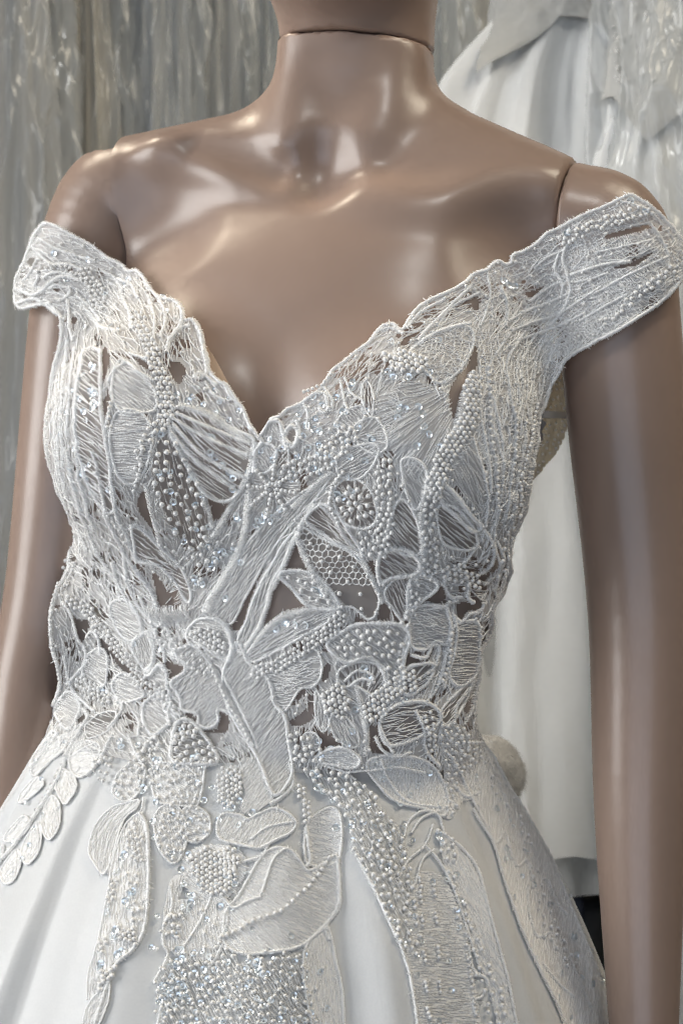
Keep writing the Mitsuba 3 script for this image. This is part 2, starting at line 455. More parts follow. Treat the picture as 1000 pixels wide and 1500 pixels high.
def field_of(d):
    """Stitch direction (radians, photo axes) from: degrees, ('fan', x, y), ('line', points, turn in degrees)."""
    if isinstance(d, (int, float)):
        a = math.radians(d)
        return lambda x, y: np.full(np.shape(x), a)
    if d[0] == 'fan':
        return lambda x, y: np.arctan2(y-d[2], x-d[1])
    pts, vec = [], []
    for line in ([d[1]] if d[0] == 'line' else d[1]):
        s = spline(line, step=6)
        g = np.gradient(s, axis=0)
        pts.append(s); vec.append(np.arctan2(g[:, 1], g[:, 0]))
    tree, ang = cKDTree(np.vstack(pts)), np.concatenate(vec)
    turn = math.radians(d[2]) if len(d) > 2 else 0
    def fn(x, y):
        dist, j = tree.query(np.column_stack([np.ravel(x), np.ravel(y)]), k=min(8, len(ang)))
        dist, j = np.atleast_2d(dist.T).T, np.atleast_2d(j.T).T
        w = 1/(dist+4)**2
        a2 = np.arctan2((w*np.sin(2*ang[j])).sum(1), (w*np.cos(2*ang[j])).sum(1))/2
        return (a2+turn).reshape(np.shape(x))
    return fn

def seeds(poly, sx, sy, ang, jit=.5):
    """A jittered, staggered grid of points in the polygon: sy apart along the angle, sx across it."""
    x0, y0, x1, y1 = poly.bounds
    c = np.array([(x0+x1)/2, (y0+y1)/2]); r = math.hypot(x1-x0, y1-y0)/2+sy
    u, v = np.meshgrid(np.arange(-r, r, sy), np.arange(-r, r, sx), indexing='xy')
    u = u + (np.arange(u.shape[0]) % 2)[:, None]*sy/2
    u = u + rng.uniform(-jit, jit, u.shape)*sy; v = v + rng.uniform(-jit, jit, v.shape)*sx
    x = c[0]+u*math.cos(ang)-v*math.sin(ang); y = c[1]+u*math.sin(ang)+v*math.cos(ang)
    x, y = x.ravel(), y.ravel()
    m = contains_xy(poly, x, y)
    return x[m], y[m]

def stitches(poly, d, sp=3.0, L=26, r=1.0, rise=1.1, lift=1.0, wob=.10, clip=True):
    fn = field_of(d)
    low = poly.centroid.y > 1110
    sp, r, rise = sp*1.0, r*.92, rise*(.7 if low else 1.25)
    c = poly.representative_point()
    x, y = seeds(poly, sp, L*.62, float(fn(np.array([c.x]), np.array([c.y]))[0]))
    if len(x) == 0:
        return None
    L = L*rng.uniform(.55, 1.15, len(x))
    m = 5
    h = np.zeros((len(x), m)); X = np.zeros((len(x), m)); Y = np.zeros((len(x), m))
    j = rng.normal(0, wob, len(x))
    X[:, 2], Y[:, 2] = x, y
    for s in (1, -1):
        cx, cy = x.copy(), y.copy()
        a = fn(cx, cy)+j
        for k in (1, 2):
            b = fn(cx, cy)+j + rng.normal(0, wob*.7, len(x))
            b = np.where(np.cos(b-a) < 0, b+PI, b)
            cx, cy = cx+np.cos(b)*L/4*s, cy+np.sin(b)*L/4*s
            X[:, 2+s*k], Y[:, 2+s*k] = cx, cy
    if clip:                                                # pull ends that stick out back to the edge
        for k, w in ((0, 1), (4, 3), (1, 2), (3, 2)):
            for _ in range(3):
                out = ~contains_xy(poly, X[:, k], Y[:, k])
                X[out, k] += (X[out, w]-X[out, k])*.5; Y[out, k] += (Y[out, w]-Y[out, k])*.5
    up = np.array([0, .75, 1, .75, 0])*rise*rng.uniform(.5, 1.3, len(x))[:, None] + lift
    P, N = surf(X, Y, up*PX)
    R = r*PX*np.array([.55, 1, 1, 1, .55])*rng.uniform(.75, 1.2, len(x))[:, None]
    return tubes(P, N, R)

def cord_parts(pts, r=3.0, lift=1.6, wrap=True, closed=False, taper=False):
    """A cord couched along pts: a core and the cross stitches that hold it down."""
    r = r*(.78 if np.mean([p[1] for p in pts]) > 1115 else .9)
    s = spline(pts, step=3.0, closed=closed)
    if closed: s = np.vstack([s, s[:1]])
    s = s + rng.normal(0, .25, s.shape)
    n = len(s)
    t = np.linspace(0, 1, n)
    rr = r*(1+.12*rng.normal(size=n))*(np.minimum(1, .35+np.minimum(t, 1-t)*5) if taper else 1)
    P, N = surf(s[:, 0], s[:, 1], (lift+.25*r)*PX)
    parts = [tubes(P[None], N[None], np.clip(rr, .4*r, 1.6*r)[None]*PX*.92, 6)]
    if wrap and r > 1.6:
        q = spline(pts, step=1.9, closed=closed)
        g = np.gradient(q, axis=0); g /= np.maximum(np.linalg.norm(g, axis=1, keepdims=True), 1e-6)
        k = np.column_stack([-g[:, 1], g[:, 0]])
        k = k + g*rng.normal(.15, .18, (len(q), 1))
        w = r*rng.uniform(.85, 1.45, (len(q), 1, 1))*np.where(rng.random((len(q), 1, 1)) < .05, rng.uniform(1.4, 2.3, (len(q), 1, 1)), 1)   # some ends are frayed
        o = np.array([-1.05, -.55, 0, .55, 1.05])[None, :, None]
        C = q[:, None]+k[:, None]*o*w
        up = lift + r*np.array([-.25, .85, 1.28, .85, -.25])*rng.uniform(.85, 1.1, (len(q), 1))
        P, N = surf(C[..., 0], C[..., 1], up*PX)
        parts.append(tubes(P, N, PX*rng.uniform(.65, 1.0, (len(q), 1))*np.array([.6, 1, 1, 1, .6])))
    return parts

_ico = trimesh.creation.icosphere(subdivisions=1)
_IV, _IF = np.array(_ico.vertices), np.array(_ico.faces)

def bead_mesh(x, y, size, lift=1.0, oblong=1.0, ang=0.0):
    x, y = np.asarray(x, float), np.asarray(y, float)
    lift = lift+1.1
    r = np.broadcast_to(size, x.shape)*1.08*rng.uniform(.85, 1.15, x.shape)
    P, N = surf(x, y, (lift+r*.75)*PX)
    Q = sample(GPOS, x, y)
    back = 500+Q[:, 0]/(S*(1+Q[:, 1]/D)), 750-(Q[:, 2]-CZ)/(S*(1+Q[:, 1]/D))
    ok = np.hypot(back[0]-x, back[1]-y) < 3.5                 # none beside the cloth
    x, y, r, P, N = x[ok], y[ok], r[ok], P[ok], N[ok]
    a = np.broadcast_to(np.asarray(ang)[ok] if np.size(ang) > 1 else ang, x.shape)
    t = np.stack([np.cos(a), 0*a, -np.sin(a)], -1)
    t = t-N*(t*N).sum(-1, keepdims=True); t /= np.linalg.norm(t, axis=-1, keepdims=True)
    b = np.cross(N, t)
    loc = _IV[None]*np.array([oblong, 1, 1])
    nl = _IV[None]/np.array([oblong, 1, 1])
    M = lambda q: q[..., :1]*t[:, None]+q[..., 1:2]*b[:, None]+q[..., 2:]*N[:, None]
    v = P[:, None] + M(loc)*(r*PX)[:, None, None]
    n = M(nl+0*v); n /= np.linalg.norm(n, axis=-1, keepdims=True)
    f = _IF[None]+(np.arange(len(x))*len(_IV))[:, None, None]
    return v.reshape(-1, 3), f.reshape(-1, 3), n.reshape(-1, 3)

def darts(poly, gap, tries=30):
    x0, y0, x1, y1 = poly.bounds
    n = int((x1-x0)*(y1-y0)/gap**2*tries/3)+10
    c = np.column_stack([rng.uniform(x0, x1, n), rng.uniform(y0, y1, n)])
    c = c[contains_xy(poly, c[:, 0], c[:, 1])]
    kept, cell = [], {}
    for p in c:
        k = (int(p[0]//gap), int(p[1]//gap))
        if all((p[0]-q[0])**2+(p[1]-q[1])**2 >= gap*gap for a in (-1, 0, 1) for b in (-1, 0, 1) for q in cell.get((k[0]+a, k[1]+b), ())):
            cell.setdefault(k, []).append(p); kept.append(p)
    return np.array(kept).reshape(-1, 2)

def ribbon(path, w):
    return LineString(spline(path, step=5)).buffer(w/2, cap_style=1)

def bead_area(poly, gap, mode, ang=0.0):
    if mode == 'rows':
        x, y = seeds(poly, gap*.92, gap*1.06, ang, .13)
        return np.column_stack([x, y])
    return darts(poly, gap)

def beads(area, gap=8.0, size=3.2, mode='rand', ang=30, lift=1.0, oblong=1.0, parent=DRESS, name='bead_cluster'):
    poly = area if isinstance(area, Polygon) else Polygon(area)
    a = math.radians(ang)
    p = bead_area(poly, gap, mode, a)
    if len(p) == 0:
        return
    v, f, n = bead_mesh(p[:, 0], p[:, 1], size, lift, oblong, a + rng.normal(0, .2 if mode == 'rows' else 1.5, len(p)))
    put_raw(f'{parent}__{name}', v, f, n, 'pearl', kind='stuff')

def bead_line(path, gap=7.0, size=3.0, lift=1.2, **kw):
    s = spline(path, step=1.0)
    L = np.concatenate([[0], np.cumsum(np.linalg.norm(np.diff(s, axis=0), axis=1))])
    t = np.arange(0, L[-1], gap)
    x, y = np.interp(t, L, s[:, 0])+rng.normal(0, .5, len(t)), np.interp(t, L, s[:, 1])+rng.normal(0, .5, len(t))
    v, f, n = bead_mesh(x, y, size, lift)
    put_raw(f'{DRESS}__bead_strand', v, f, n, 'pearl', kind='stuff')

SEQ = []
def sequins(pts, size=4.6):
    for p in pts:
        SEQ.append((p[0], p[1], size*1.18))

def scatter_sequins(area, gap, size=4.3):
    poly = area if isinstance(area, Polygon) else Polygon(area)
    sequins(darts(poly, gap), size)

_a = np.arange(12)*PI/6
def sequin_mesh(x, y, r):
    P, N = surf(np.array([x]), np.array([y]), np.array([2.4*PX]))
    n = N[0]+rng.normal(0, .30, 3); n /= np.linalg.norm(n)
    t = np.cross(n, [0.3, 0, 1]); t /= np.linalg.norm(t); b = np.cross(n, t)
    ring = lambda q, z: P[0]+(np.cos(_a)[:, None]*t+np.sin(_a)[:, None]*b)*q*PX + n*z*PX
    v = np.vstack([ring(r*.36, 0), ring(r*.72, .25), ring(r, .95)])
    i = np.arange(12); j = (i+1) % 12
    q = np.vstack([np.stack([i+k, j+k, j+k+12, i+k+12], 1) for k in (0, 12)])
    return trimesh.Trimesh(v, np.vstack([q[:, [0, 1, 2]], q[:, [0, 2, 3]]]), process=False)

OPEN, PATCH = [], []                # cut-outs of the lace ground where the tulle shows
def motif(kind, pts, d, ground=True, cord=2.6, sp=3.0, L=26, closed=True, lift=1.2, r=1.0, wob=.10, smooth=True, rise=1.2, cut=None):
    """One embroidered motif: a patch, its stitches and the cord round it."""
    out = spline(pts, step=5, closed=True) if smooth else np.array(pts, float)
    poly = Polygon(out).buffer(0)
    if poly.geom_type != 'Polygon':
        poly = max(poly.geoms, key=lambda g: g.area)
    key = num(f'{DRESS}__{kind}')
    prepare(poly)
    low_kind = poly.centroid.y > 1110 and kind in ('bead_field',)
    bsdf = 'net' if low_kind else ('lace_cloth' if poly.centroid.y < 1090 else 'cloth') if ground else 'net'
    if poly.centroid.y < 1110: PATCH.append(poly)
    sheet(key, lambda x, y: contains_xy(poly, x, y), bsdf, lift*PX, 3.0, poly.bounds, poly)
    if not ground and cut is not False:
        OPEN.append(poly)
    if d is not None:
        st = stitches(poly, d, sp, L, r, rise, lift+.5, wob)
        if st: put_raw(f'{key}__stitches', *st, 'thread', kind='stuff')
    if cord:
        put_raw(f'{key}__outline_cord', *join(cord_parts(pts, cord, lift+.6, closed=True)), 'thread')
    return key, poly

def cord(pts, r=2.8, lift=1.8, **kw):
    put_raw(f'{DRESS}__cord', *join(cord_parts(pts, r, lift, **kw)), 'thread')

def band(pts, w, lift=2.4, sp=1.7, r=.85):
    """A broad ribbon of satin stitch lying across its path (w: one width, or one per point)."""
    wl = np.full(len(pts), w) if np.isscalar(w) else np.array(w)
    s = spline(np.column_stack([np.array(pts, float), wl]), step=sp)
    g = np.gradient(s[:, :2], axis=0); g /= np.maximum(np.linalg.norm(g, axis=1, keepdims=True), 1e-6)
    k = np.column_stack([-g[:, 1], g[:, 0]]) + g*rng.normal(.25, .10, (len(s), 1))
    o = np.array([-.5, -.28, 0, .28, .5])[None, :, None]
    C = s[:, None, :2]+k[:, None]*o*(s[:, 2]*rng.uniform(.92, 1.12, len(s)))[:, None, None]
    up = lift + s[:, 2:]*.22*np.array([-.5, .75, 1, .75, -.5])
    P, N = surf(C[..., 0], C[..., 1], up*PX)
    put_raw(f'{DRESS}__satin_stem', *tubes(P, N, PX*r*rng.uniform(.8, 1.2, (len(s), 1))*np.array([.6, 1, 1, 1, .6])), 'thread')

def fringe(pts, length, ang=90, gap=3.0, r=.8, lift=2.0, wob=.18):
    """Loose ends of thread along a line, turned by ang from it."""
    s = spline(pts, step=gap)
    g = np.gradient(s, axis=0); a = np.arctan2(g[:, 1], g[:, 0])+math.radians(ang)+rng.normal(0, wob, len(s))
    l = length*rng.uniform(.5, 1.15, len(s))
    t = np.linspace(0, 1, 4)
    bend = rng.normal(0, .25, len(s))
    X = s[:, :1]+np.cos(a[:, None]+bend[:, None]*t)*l[:, None]*t; Y = s[:, 1:]+np.sin(a[:, None]+bend[:, None]*t)*l[:, None]*t
    P, N = surf(X, Y, PX*(lift+np.array([0, .9, 1.0, .3])*rng.uniform(.4, 1.4, (len(s), 1))))
    put_raw(f'{DRESS}__fringe', *tubes(P, N, PX*r*np.array([1, 1, .9, .5])+0*X), 'thread', kind='stuff')

def net(key, poly, cell=11.0, r=1.0, lift=1.4):
    """A hexagonal net of thread."""
    x0, y0, x1, y1 = poly.bounds
    segs = []
    h = cell*math.sqrt(3)/2
    for a in range(int((x1-x0)/h/1)+3):
        for b in range(int((y1-y0)/(cell*1.5/1))+3):
            cx, cy = x0+(a+.5*(b % 2))*h, y0+b*cell*.75
            for ang in (30, 90, 150):
                p = (cx+cell/2*math.cos(math.radians(ang)), cy+cell/2*math.sin(math.radians(ang)))
                q = (cx+cell/2*math.cos(math.radians(ang+60)), cy+cell/2*math.sin(math.radians(ang+60)))
                if poly.contains(Point((p[0]+q[0])/2, (p[1]+q[1])/2)):
                    segs.append((p, q))
    s = np.array(segs)
    s = s + .9*np.stack([np.sin(s[..., 0]*.31+s[..., 1]*.17), np.cos(s[..., 0]*.23-s[..., 1]*.29)], -1)
    t = np.array([-.08, .5, 1.08])
    X = s[:, :1, 0]*(1-t)+s[:, 1:, 0]*t; Y = s[:, :1, 1]*(1-t)+s[:, 1:, 1]*t
    P, N = surf(X, Y, PX*lift+0*X)
    put_raw(key, *tubes(P, N, np.full(X.shape, PX*r), 4), 'thread')

# ------------------------------------------------------------------ the pattern (photo coordinates)
BOD = [(68,328),(84,332),(110,346),(135,360),(158,378),(178,388),(190,398),(203,398),(213,410),(226,430),(240,441),(256,443),(266,452),(270,472),(281,472),(288,474),(294,490),(299,512),(304,528),
       (307,545),(322,562),(332,566),(345,585),(357,600),(364,618),(374,632),(380,640),(388,632),(400,616),(412,612),(422,602),(440,594),(456,584),(468,576),(480,560),(488,546),(505,534),(520,520),
       (540,505),(556,484),(566,477),(576,477),(586,486),(594,480),(602,466),(614,452),(632,440),(655,430),(680,415),(694,402),(712,396),(722,386),(730,383),(738,388),(747,385),(750,374),(770,366),(790,352),
       (800,342),(818,334),(840,322),(862,312),(885,303),(906,293),(922,288),(940,299),(953,309),(970,322),(986,338),(996,356),(999,378),(994,402),(982,424),(964,444),(935,464),(905,484),(868,503),
       (838,520),(824,534),(818,548),(804,566),(796,590),(788,612),(782,645),(774,688),(768,725),(762,752),(752,778),(743,800),(741,822),(746,846),(736,864),(720,884),(716,900),(718,918),(712,936),
       (703,952),(698,978),(694,1010),(690,1045),(700,1070),(690,1110),(640,1132),(600,1128),(560,1118),(520,1132),(470,1134),(420,1132),(375,1128),(330,1118),(280,1120),(225,1122),(170,1112),(120,1100),(75,1085),
       (52,1078),(66,1050),(80,1032),(90,1000),(86,975),(78,950),(76,920),(78,892),(88,862),(104,832),(107,808),(100,780),(92,745),(84,710),(76,680),(73,650),(71,620),(74,585),(80,545),(90,505),(93,478),(90,462),(72,446),
       (52,448),(34,452),(24,440),(22,425),(34,398),(46,362),(52,348)]
BODP = Polygon(BOD).buffer(0)

HOLES = [
 [(155,511),(161,520),(163,534),(157,546),(151,560),(148,545),(150,525)], [(158,571),(164,588),(160,608),(157,622),(153,603)], [(196,523),(212,532),(227,541),(224,545),(208,539)],
 [(251,535),(264,531),(273,546),(262,563),(254,553)], [(286,556),(292,550),(299,552),(292,560)], [(202,733),(213,720),(225,756),(223,772),(208,752)],
 [(257,637),(280,664),(310,690),(336,707),(326,712),(296,697),(270,672)], [(332,665),(350,659),(364,664),(361,678),(346,673)], [(303,711),(320,722),(337,728),(329,746),(315,763),(308,742)],
 [(369,844),(386,832),(376,856),(366,882),(352,922),(334,912),(345,880),(357,860)], [(433,788),(438,793),(448,818),(456,836),(420,834),(425,810)],
 [(404,849),(420,846),(440,870),(462,889),(432,891),(406,902),(386,922),(394,882)], [(224,836),(236,846),(246,870),(248,890),(236,892),(229,862)], [(254,858),(263,866),(266,888),(256,893)],
 [(96,890),(114,908),(131,911),(126,934),(118,942),(108,921)], [(142,931),(160,944),(176,963),(166,966),(146,950)], [(168,965),(185,971),(201,993),(228,1010),(240,1016),(212,1009),(190,991)],
 [(154,981),(168,984),(164,1000),(156,991)], [(107,1005),(119,1013),(119,1018),(110,1012)], [(116,1060),(128,1045),(140,1020),(128,1068),(130,1080)],
 [(252,974),(273,977),(268,986),(255,994)], [(270,1047),(289,1044),(293,1060),(281,1056)], [(319,1045),(333,1046),(335,1066),(322,1086),(314,1096),(299,1072),(318,1066)],
 [(537,822),(548,819),(558,829),(557,851),(549,846)], [(636,850),(646,858),(653,870),(650,881),(635,883),(619,876),(630,864)], [(515,916),(525,905),(546,907),(553,915),(532,921),(516,927)],
 [(572,886),(582,898),(600,914),(599,930),(591,920),(580,911)], [(588,948),(602,956),(616,957),(628,942),(636,945),(626,966),(606,973),(588,986)],
 [(668,884),(682,879),(696,880),(701,890),(690,893),(681,895),(673,908),(667,900)], [(540,1056),(548,1068),(560,1088),(571,1101),(546,1102),(539,1082)], [(470,1062),(484,1078),(505,1092),(524,1096),(490,1098),(468,1094)],
 [(476,975),(483,972),(482,990),(474,998),(471,988)], [(424,1028),(441,1014),(447,1013),(433,1032)], [(468,1000),(463,1040),(458,1054),(436,1064),(424,1058),(440,1046),(455,1030)],
 [(690,503),(698,516),(694,545),(684,572),(674,600),(666,616),(658,603),(656,590),(660,566),(676,546),(688,525)], [(700,846),(712,818),(726,800),(730,812),(722,836),(708,850)],
 [(520,745),(532,752),(534,768),(523,764)], [(600,690),(612,702),(625,742),(612,742),(603,716)], [(556,880),(565,884),(570,902),(556,905)], [(681,1022),(686,1015),(690,1032),(684,1048),(677,1040)],
 [(655,1052),(660,1062),(656,1088),(648,1078)], [(42,381),(50,377),(56,384),(48,391)], [(900,392),(925,384),(952,371),(930,389)], [(885,345),(950,329),(955,334),(900,349)], [(691,437),(699,435),(700,455),(692,460)], [(766,430),(782,424),(796,417),(776,436)],
]
HOLEP = [Polygon(spline(h, step=4, closed=True)).buffer(0) for h in HOLES]

# --- motifs of the bodice
motif('lace_panel', [(126,514),(147,516),(149,545),(148,585),(154,618),(162,680),(172,740),(150,738),(126,690),(116,640),(115,590),(118,548)], 38, ground=False, sp=3.8, L=34, r=1.15)
motif('lace_panel', [(172,606),(205,604),(224,634),(216,680),(200,705),(186,706),(170,684),(164,640)], ('line', [(165,640),(225,642)]), sp=2.6, L=38, cord=2.2)
motif('lace_panel', [(181,530),(205,548),(226,572),(228,600),(200,606),(178,602),(166,582),(170,548)], 36, sp=3.0, L=30, cord=2.4)
k, P_LEAF = motif('leaf_motif', [(252,602),(272,598),(310,613),(346,630),(372,642),(374,662),(364,700),(340,729),(312,727),(286,702),(264,664),(248,628)], ('line', [(252,606),(290,650),(370,705)]), ground=False, sp=4.4, L=48, r=1.1, wob=.05, cord=3.0)
for pts in ([(252,612),(300,640),(372,668)], [(254,622),(300,668),(366,700)], [(250,632),(285,672),(345,712)], [(258,606),(310,628),(368,650)]): cord(pts, 3.0, 3.0)
motif('leaf_motif', [(196,766),(225,788),(255,815),(272,838),(282,868),(277,882),(258,852),(232,824),(206,818),(198,795)], 30, ground=False, sp=4.6, L=36, r=1.1)
motif('bead_field', [(236,640),(256,638),(278,678),(300,718),(306,762),(296,802),(276,802),(254,776),(238,740),(224,708),(222,676)], 75, ground=False, sp=9, L=22, cord=0, r=.8)
motif('stem_motif', [(470,704),(488,690),(484,700),(456,738),(420,776),(388,826),(362,872),(342,912),(322,908),(302,898),(306,880),(330,842),(356,808),(368,788),(402,752),(440,722)], ('line', [(480,695),(430,750),(380,815),(320,905)]), sp=2.7, L=30, cord=1.8, rise=1.6, smooth=False)
motif('stem_motif', [(462,738),(450,756),(432,786),(424,806),(413,832),(398,860),(386,904),(371,934),(357,956),(348,944),(362,910),(372,880),(386,850),(402,824),(416,796),(440,768)], ('line', [(462,738),(425,800),(395,850),(352,950)]), sp=2.7, L=28, cord=2.2, smooth=False)
motif('leaf_motif', [(470,738),(484,742),(502,760),(518,784),(532,812),(510,802),(486,790),(466,776),(450,757)], 36, ground=False, sp=4.2, L=40, r=1.1, wob=.08)
key, NETP = motif('net_motif', [(440,768),(456,776),(474,788),(510,806),(528,822),(546,850),(556,872),(550,898),(538,906),(518,890),(490,886),(474,868),(460,840),(446,812),(436,790)], None, ground=False, cord=2.0)
net(f'{key}__net_thread', NETP)
beads(NETP, 19, 3.0, parent=key, name='pearls')
band([(437,784),(446,812),(461,840),(482,868),(502,888)], [9,12,14,14,9])
band([(470,736),(492,762),(512,792),(532,818),(546,848),(560,882)], [6,8,8,9,9,6])
motif('leaf_motif', [(412,842),(426,835),(456,839),(480,858),(498,888),(476,892),(450,884),(430,862)], 15, sp=6, L=18, cord=3.4)
beads([(424,844),(455,848),(478,864),(488,884),(455,876),(435,860)], 9.5, 3.2)
motif('leaf_motif', [(362,962),(378,938),(400,914),(424,900),(452,891),(482,890),(500,894),(478,912),(440,934),(405,954),(376,968)], ('line', [(365,962),(430,925),(498,893)]), sp=2.7, L=34, cord=2.0)
band([(366,956),(388,926),(416,904),(450,894),(486,892)], [5,12,15,13,6])
motif('lace_panel', [(376,976),(420,966),(460,950),(472,970),(470,992),(458,1006),(440,1010),(420,1040),(408,1040),(400,1012),(390,988)], ('line', [(376,985),(430,990),(475,975)]), sp=2.6, L=24, wob=.2, cord=2.0)
motif('leaf_motif', [(344,946),(354,943),(366,970),(386,984),(398,1002),(402,1028),(418,1050),(424,1084),(428,1124),(420,1152),(400,1166),(382,1122),(372,1100),(354,1070),(338,1040),(330,1012),(330,988)], -50, sp=2.5, L=32, cord=3.0, lift=2.2)
motif('leaf_motif', [(254,962),(280,944),(302,960),(318,986),(332,1018),(348,1052),(332,1042),(321,1040),(319,1058),(306,1067),(292,1062),(290,1046),(270,1040),(264,1020),(254,1000),(274,984),(272,968)], -44, sp=2.5, L=28, cord=2.8)
cord([(316,980),(330,1010),(345,1040),(360,1066),(372,1094)], 3.2, 3.2)
cord([(326,975),(338,1006),(354,1038),(368,1064),(378,1096)], 2.6, 3.0)
bead_line([(314,976),(326,1002),(341,1034),(356,1060),(371,1090)], 8, 3.0, 4.2)
band([(222,898),(248,900),(278,896)], [22,26,24], r=1.2, sp=2.6)
motif('flower_motif', [(276,926),(292,908),(314,906),(332,918),(341,942),(337,966),(322,962),(302,948),(282,942)], 20, sp=3.4, L=24, cord=2.6)
beads([(280,928),(300,916),(326,926),(334,950),(330,962),(316,954),(298,942)], 7.2, 3.3, 'rows', 30)
cord([(318,904),(334,918),(343,944),(338,968)], 5.0, 2.4)
motif('flower_motif', [(254,1088),(262,1062),(276,1055),(292,1069),(310,1094),(318,1120),(285,1122),(255,1118)], 10, ground=False, sp=7, L=20, cord=3.4)
beads([(258,1086),(266,1066),(280,1064),(298,1084),(312,1104),(312,1120),(258,1120)], 8.6, 3.7)
beads([(424,1068),(442,1070),(470,1094),(472,1112),(428,1112)], 8.4, 3.6)
motif('flower_motif', [(445,1076),(458,1072),(468,1080),(468,1094),(456,1102),(446,1096)], ('fan',456,1088), sp=3.5, L=12, cord=1.6)
motif('petal_motif', [(556,588),(580,566),(614,562),(642,580),(662,612),(664,645),(648,682),(622,694),(596,690),(576,664),(556,624)], ('fan',690,556), sp=3.4, L=42, r=1.05, cord=0, wob=.05)
fringe([(582,572),(566,586),(560,610),(566,640),(582,672),(606,694)], 22, -100, 5, 1.0)
motif('petal_motif', [(598,524),(622,498),(650,486),(682,482),(692,500),(682,528),(666,550),(642,562),(624,548)], ('line', [(600,530),(690,490)]), sp=2.4, L=16, wob=.55, cord=2.2)
cord([(618,502),(648,486),(686,477)], 3.0, 2.6)
fringe([(690,505),(680,535),(662,552),(656,580),(660,606)], 15, 60, 6.5, 1.5, 3.2, .5)
motif('petal_motif', [(588,676),(608,672),(624,690),(622,716),(610,744),(596,722)], 60, sp=3.0, L=22, cord=2.6)
motif('leaf_motif', [(578,742),(590,730),(606,750),(616,780),(616,802),(600,812),(574,800),(566,784)], 48, ground=False, sp=4.2, L=30, r=1.1)
motif('leaf_motif', [(557,812),(590,803),(610,814),(614,830),(600,842),(572,846),(556,852)], 35, ground=False, sp=3.8, L=26, r=1.1, cord=4.0)
motif('leaf_motif', [(563,868),(580,846),(598,844),(601,870),(594,894),(588,908),(576,892)], 66, ground=False, sp=4.0, L=26, r=1.05, cord=2.4)
motif('petal_motif', [(602,846),(630,842),(638,856),(628,870),(612,884),(600,900),(596,880)], 20, sp=3.0, L=18, cord=3.4)
motif('flower_motif', [(480,942),(500,926),(522,915),(556,912),(588,915),(598,934),(590,964),(586,1000),(570,1010),(556,975),(536,962),(510,970),(490,958)], 40, sp=4.0, L=18, cord=3.8)
beads([(492,940),(524,922),(580,924),(590,940),(582,995),(572,1000),(562,966),(536,956),(500,962)], 9.2, 3.5)
motif('flower_motif', [(496,984),(520,970),(548,972),(562,988),(562,1008),(546,1018),(520,1004),(500,1006)], ('fan',530,1040), ground=False, sp=4, L=24, cord=2.4, r=1.1)
for pts in ([(548,966),(566,984),(562,1006),(544,1018)], [(504,998),(524,982),(546,990),(540,1004)], [(510,1006),(530,994),(548,1000)]): cord(pts, 2.4, 2.8)
beads([(473,1010),(500,998),(512,1028),(502,1054),(486,1052),(472,1034)], 7.6, 3.6, 'rows', 20)
motif('petal_motif', [(463,1012),(474,1030),(482,1060),(472,1070),(463,1048)], 85, sp=2.4, L=20, cord=1.6)
motif('petal_motif', [(484,1052),(505,1050),(522,1070),(524,1090),(510,1092),(490,1076)], 62, sp=2.4, L=22, cord=1.8)
beads(ribbon([(544,1042),(560,1022),(580,1006),(598,994)], 28), 7.4, 3.4, 'rows', -38)
motif('leaf_motif', [(584,992),(602,974),(632,972),(626,996),(602,1016),(588,1012)], -36, ground=False, sp=4.2, L=34, cord=3.0, r=1.1)
motif('lace_panel', [(556,1056),(580,1032),(620,1028),(642,1048),(622,1072),(592,1086),(564,1088)], ('line', [(556,1060),(590,1050),(642,1045)]), ground=False, sp=3.2, L=28, wob=.22, cord=3.0)
band([(520,1000),(530,1038),(536,1072),(536,1104)], [8,11,10,10])
motif('leaf_motif', [(462,1112),(478,1098),(504,1094),(526,1108),(518,1122),(488,1118)], 15, sp=2.8, L=20, cord=3.0)
motif('lace_panel', [(660,916),(695,910),(699,950),(694,984),(674,1004),(656,992),(658,950)], 2, sp=2.7, L=30, cord=2.8)
for pts in ([(652,888),(656,930),(649,968),(640,1002),(628,1022)], [(662,900),(664,940),(657,975),(646,1006)]): cord(pts, 2.6, 2.4)
bead_line([(654,925),(654,955),(649,980),(641,1002)], 9, 3.2, 3)
motif('leaf_motif', [(640,1046),(660,1020),(686,998),(682,1020),(664,1048),(648,1062)], -48, ground=False, sp=4, L=30, cord=2.4)
motif('lace_panel', [(600,890),(640,886),(654,896),(652,940),(636,938),(620,950),(600,944),(598,915)], 10, sp=2.6, L=22, wob=.3, cord=2.6)
motif('petal_motif', [(648,640),(668,628),(690,640),(704,690),(700,745),(678,725),(656,690)], 62, sp=3.2, L=40, cord=0)
motif('leaf_motif', [(640,745),(662,740),(690,770),(696,796),(672,802),(646,790)], 38, ground=False, sp=4.0, L=38, r=1.1, cord=2.2)
motif('leaf_motif', [(642,704),(664,722),(690,756),(704,770),(690,776),(664,752),(646,734)], 45, sp=2.6, L=26, cord=3.4)
motif('petal_motif', [(166,886),(186,878),(204,902),(212,928),(190,938),(172,918)], 28, sp=3.2, L=24, cord=2.4)
motif('petal_motif', [(206,932),(222,926),(228,952),(222,984),(208,972),(196,950)], 70, sp=3.0, L=20, cord=2.8)
motif('petal_motif', [(168,1000),(186,986),(206,1002),(214,1020),(190,1030),(172,1022)], 22, sp=3.4, L=22, cord=2.2)
motif('petal_motif', [(216,1030),(238,1016),(250,1036),(246,1064),(226,1078),(212,1058)], 30, sp=3.2, L=20, cord=3.0)
motif('petal_motif', [(124,970),(146,950),(160,962),(158,1000),(140,1010),(126,1000)], 30, sp=3.2, L=20, cord=2.0)
motif('leaf_motif', [(84,1040),(100,1012),(116,1022),(118,1050),(100,1070)], 35, sp=3.2, L=20, cord=2.2)
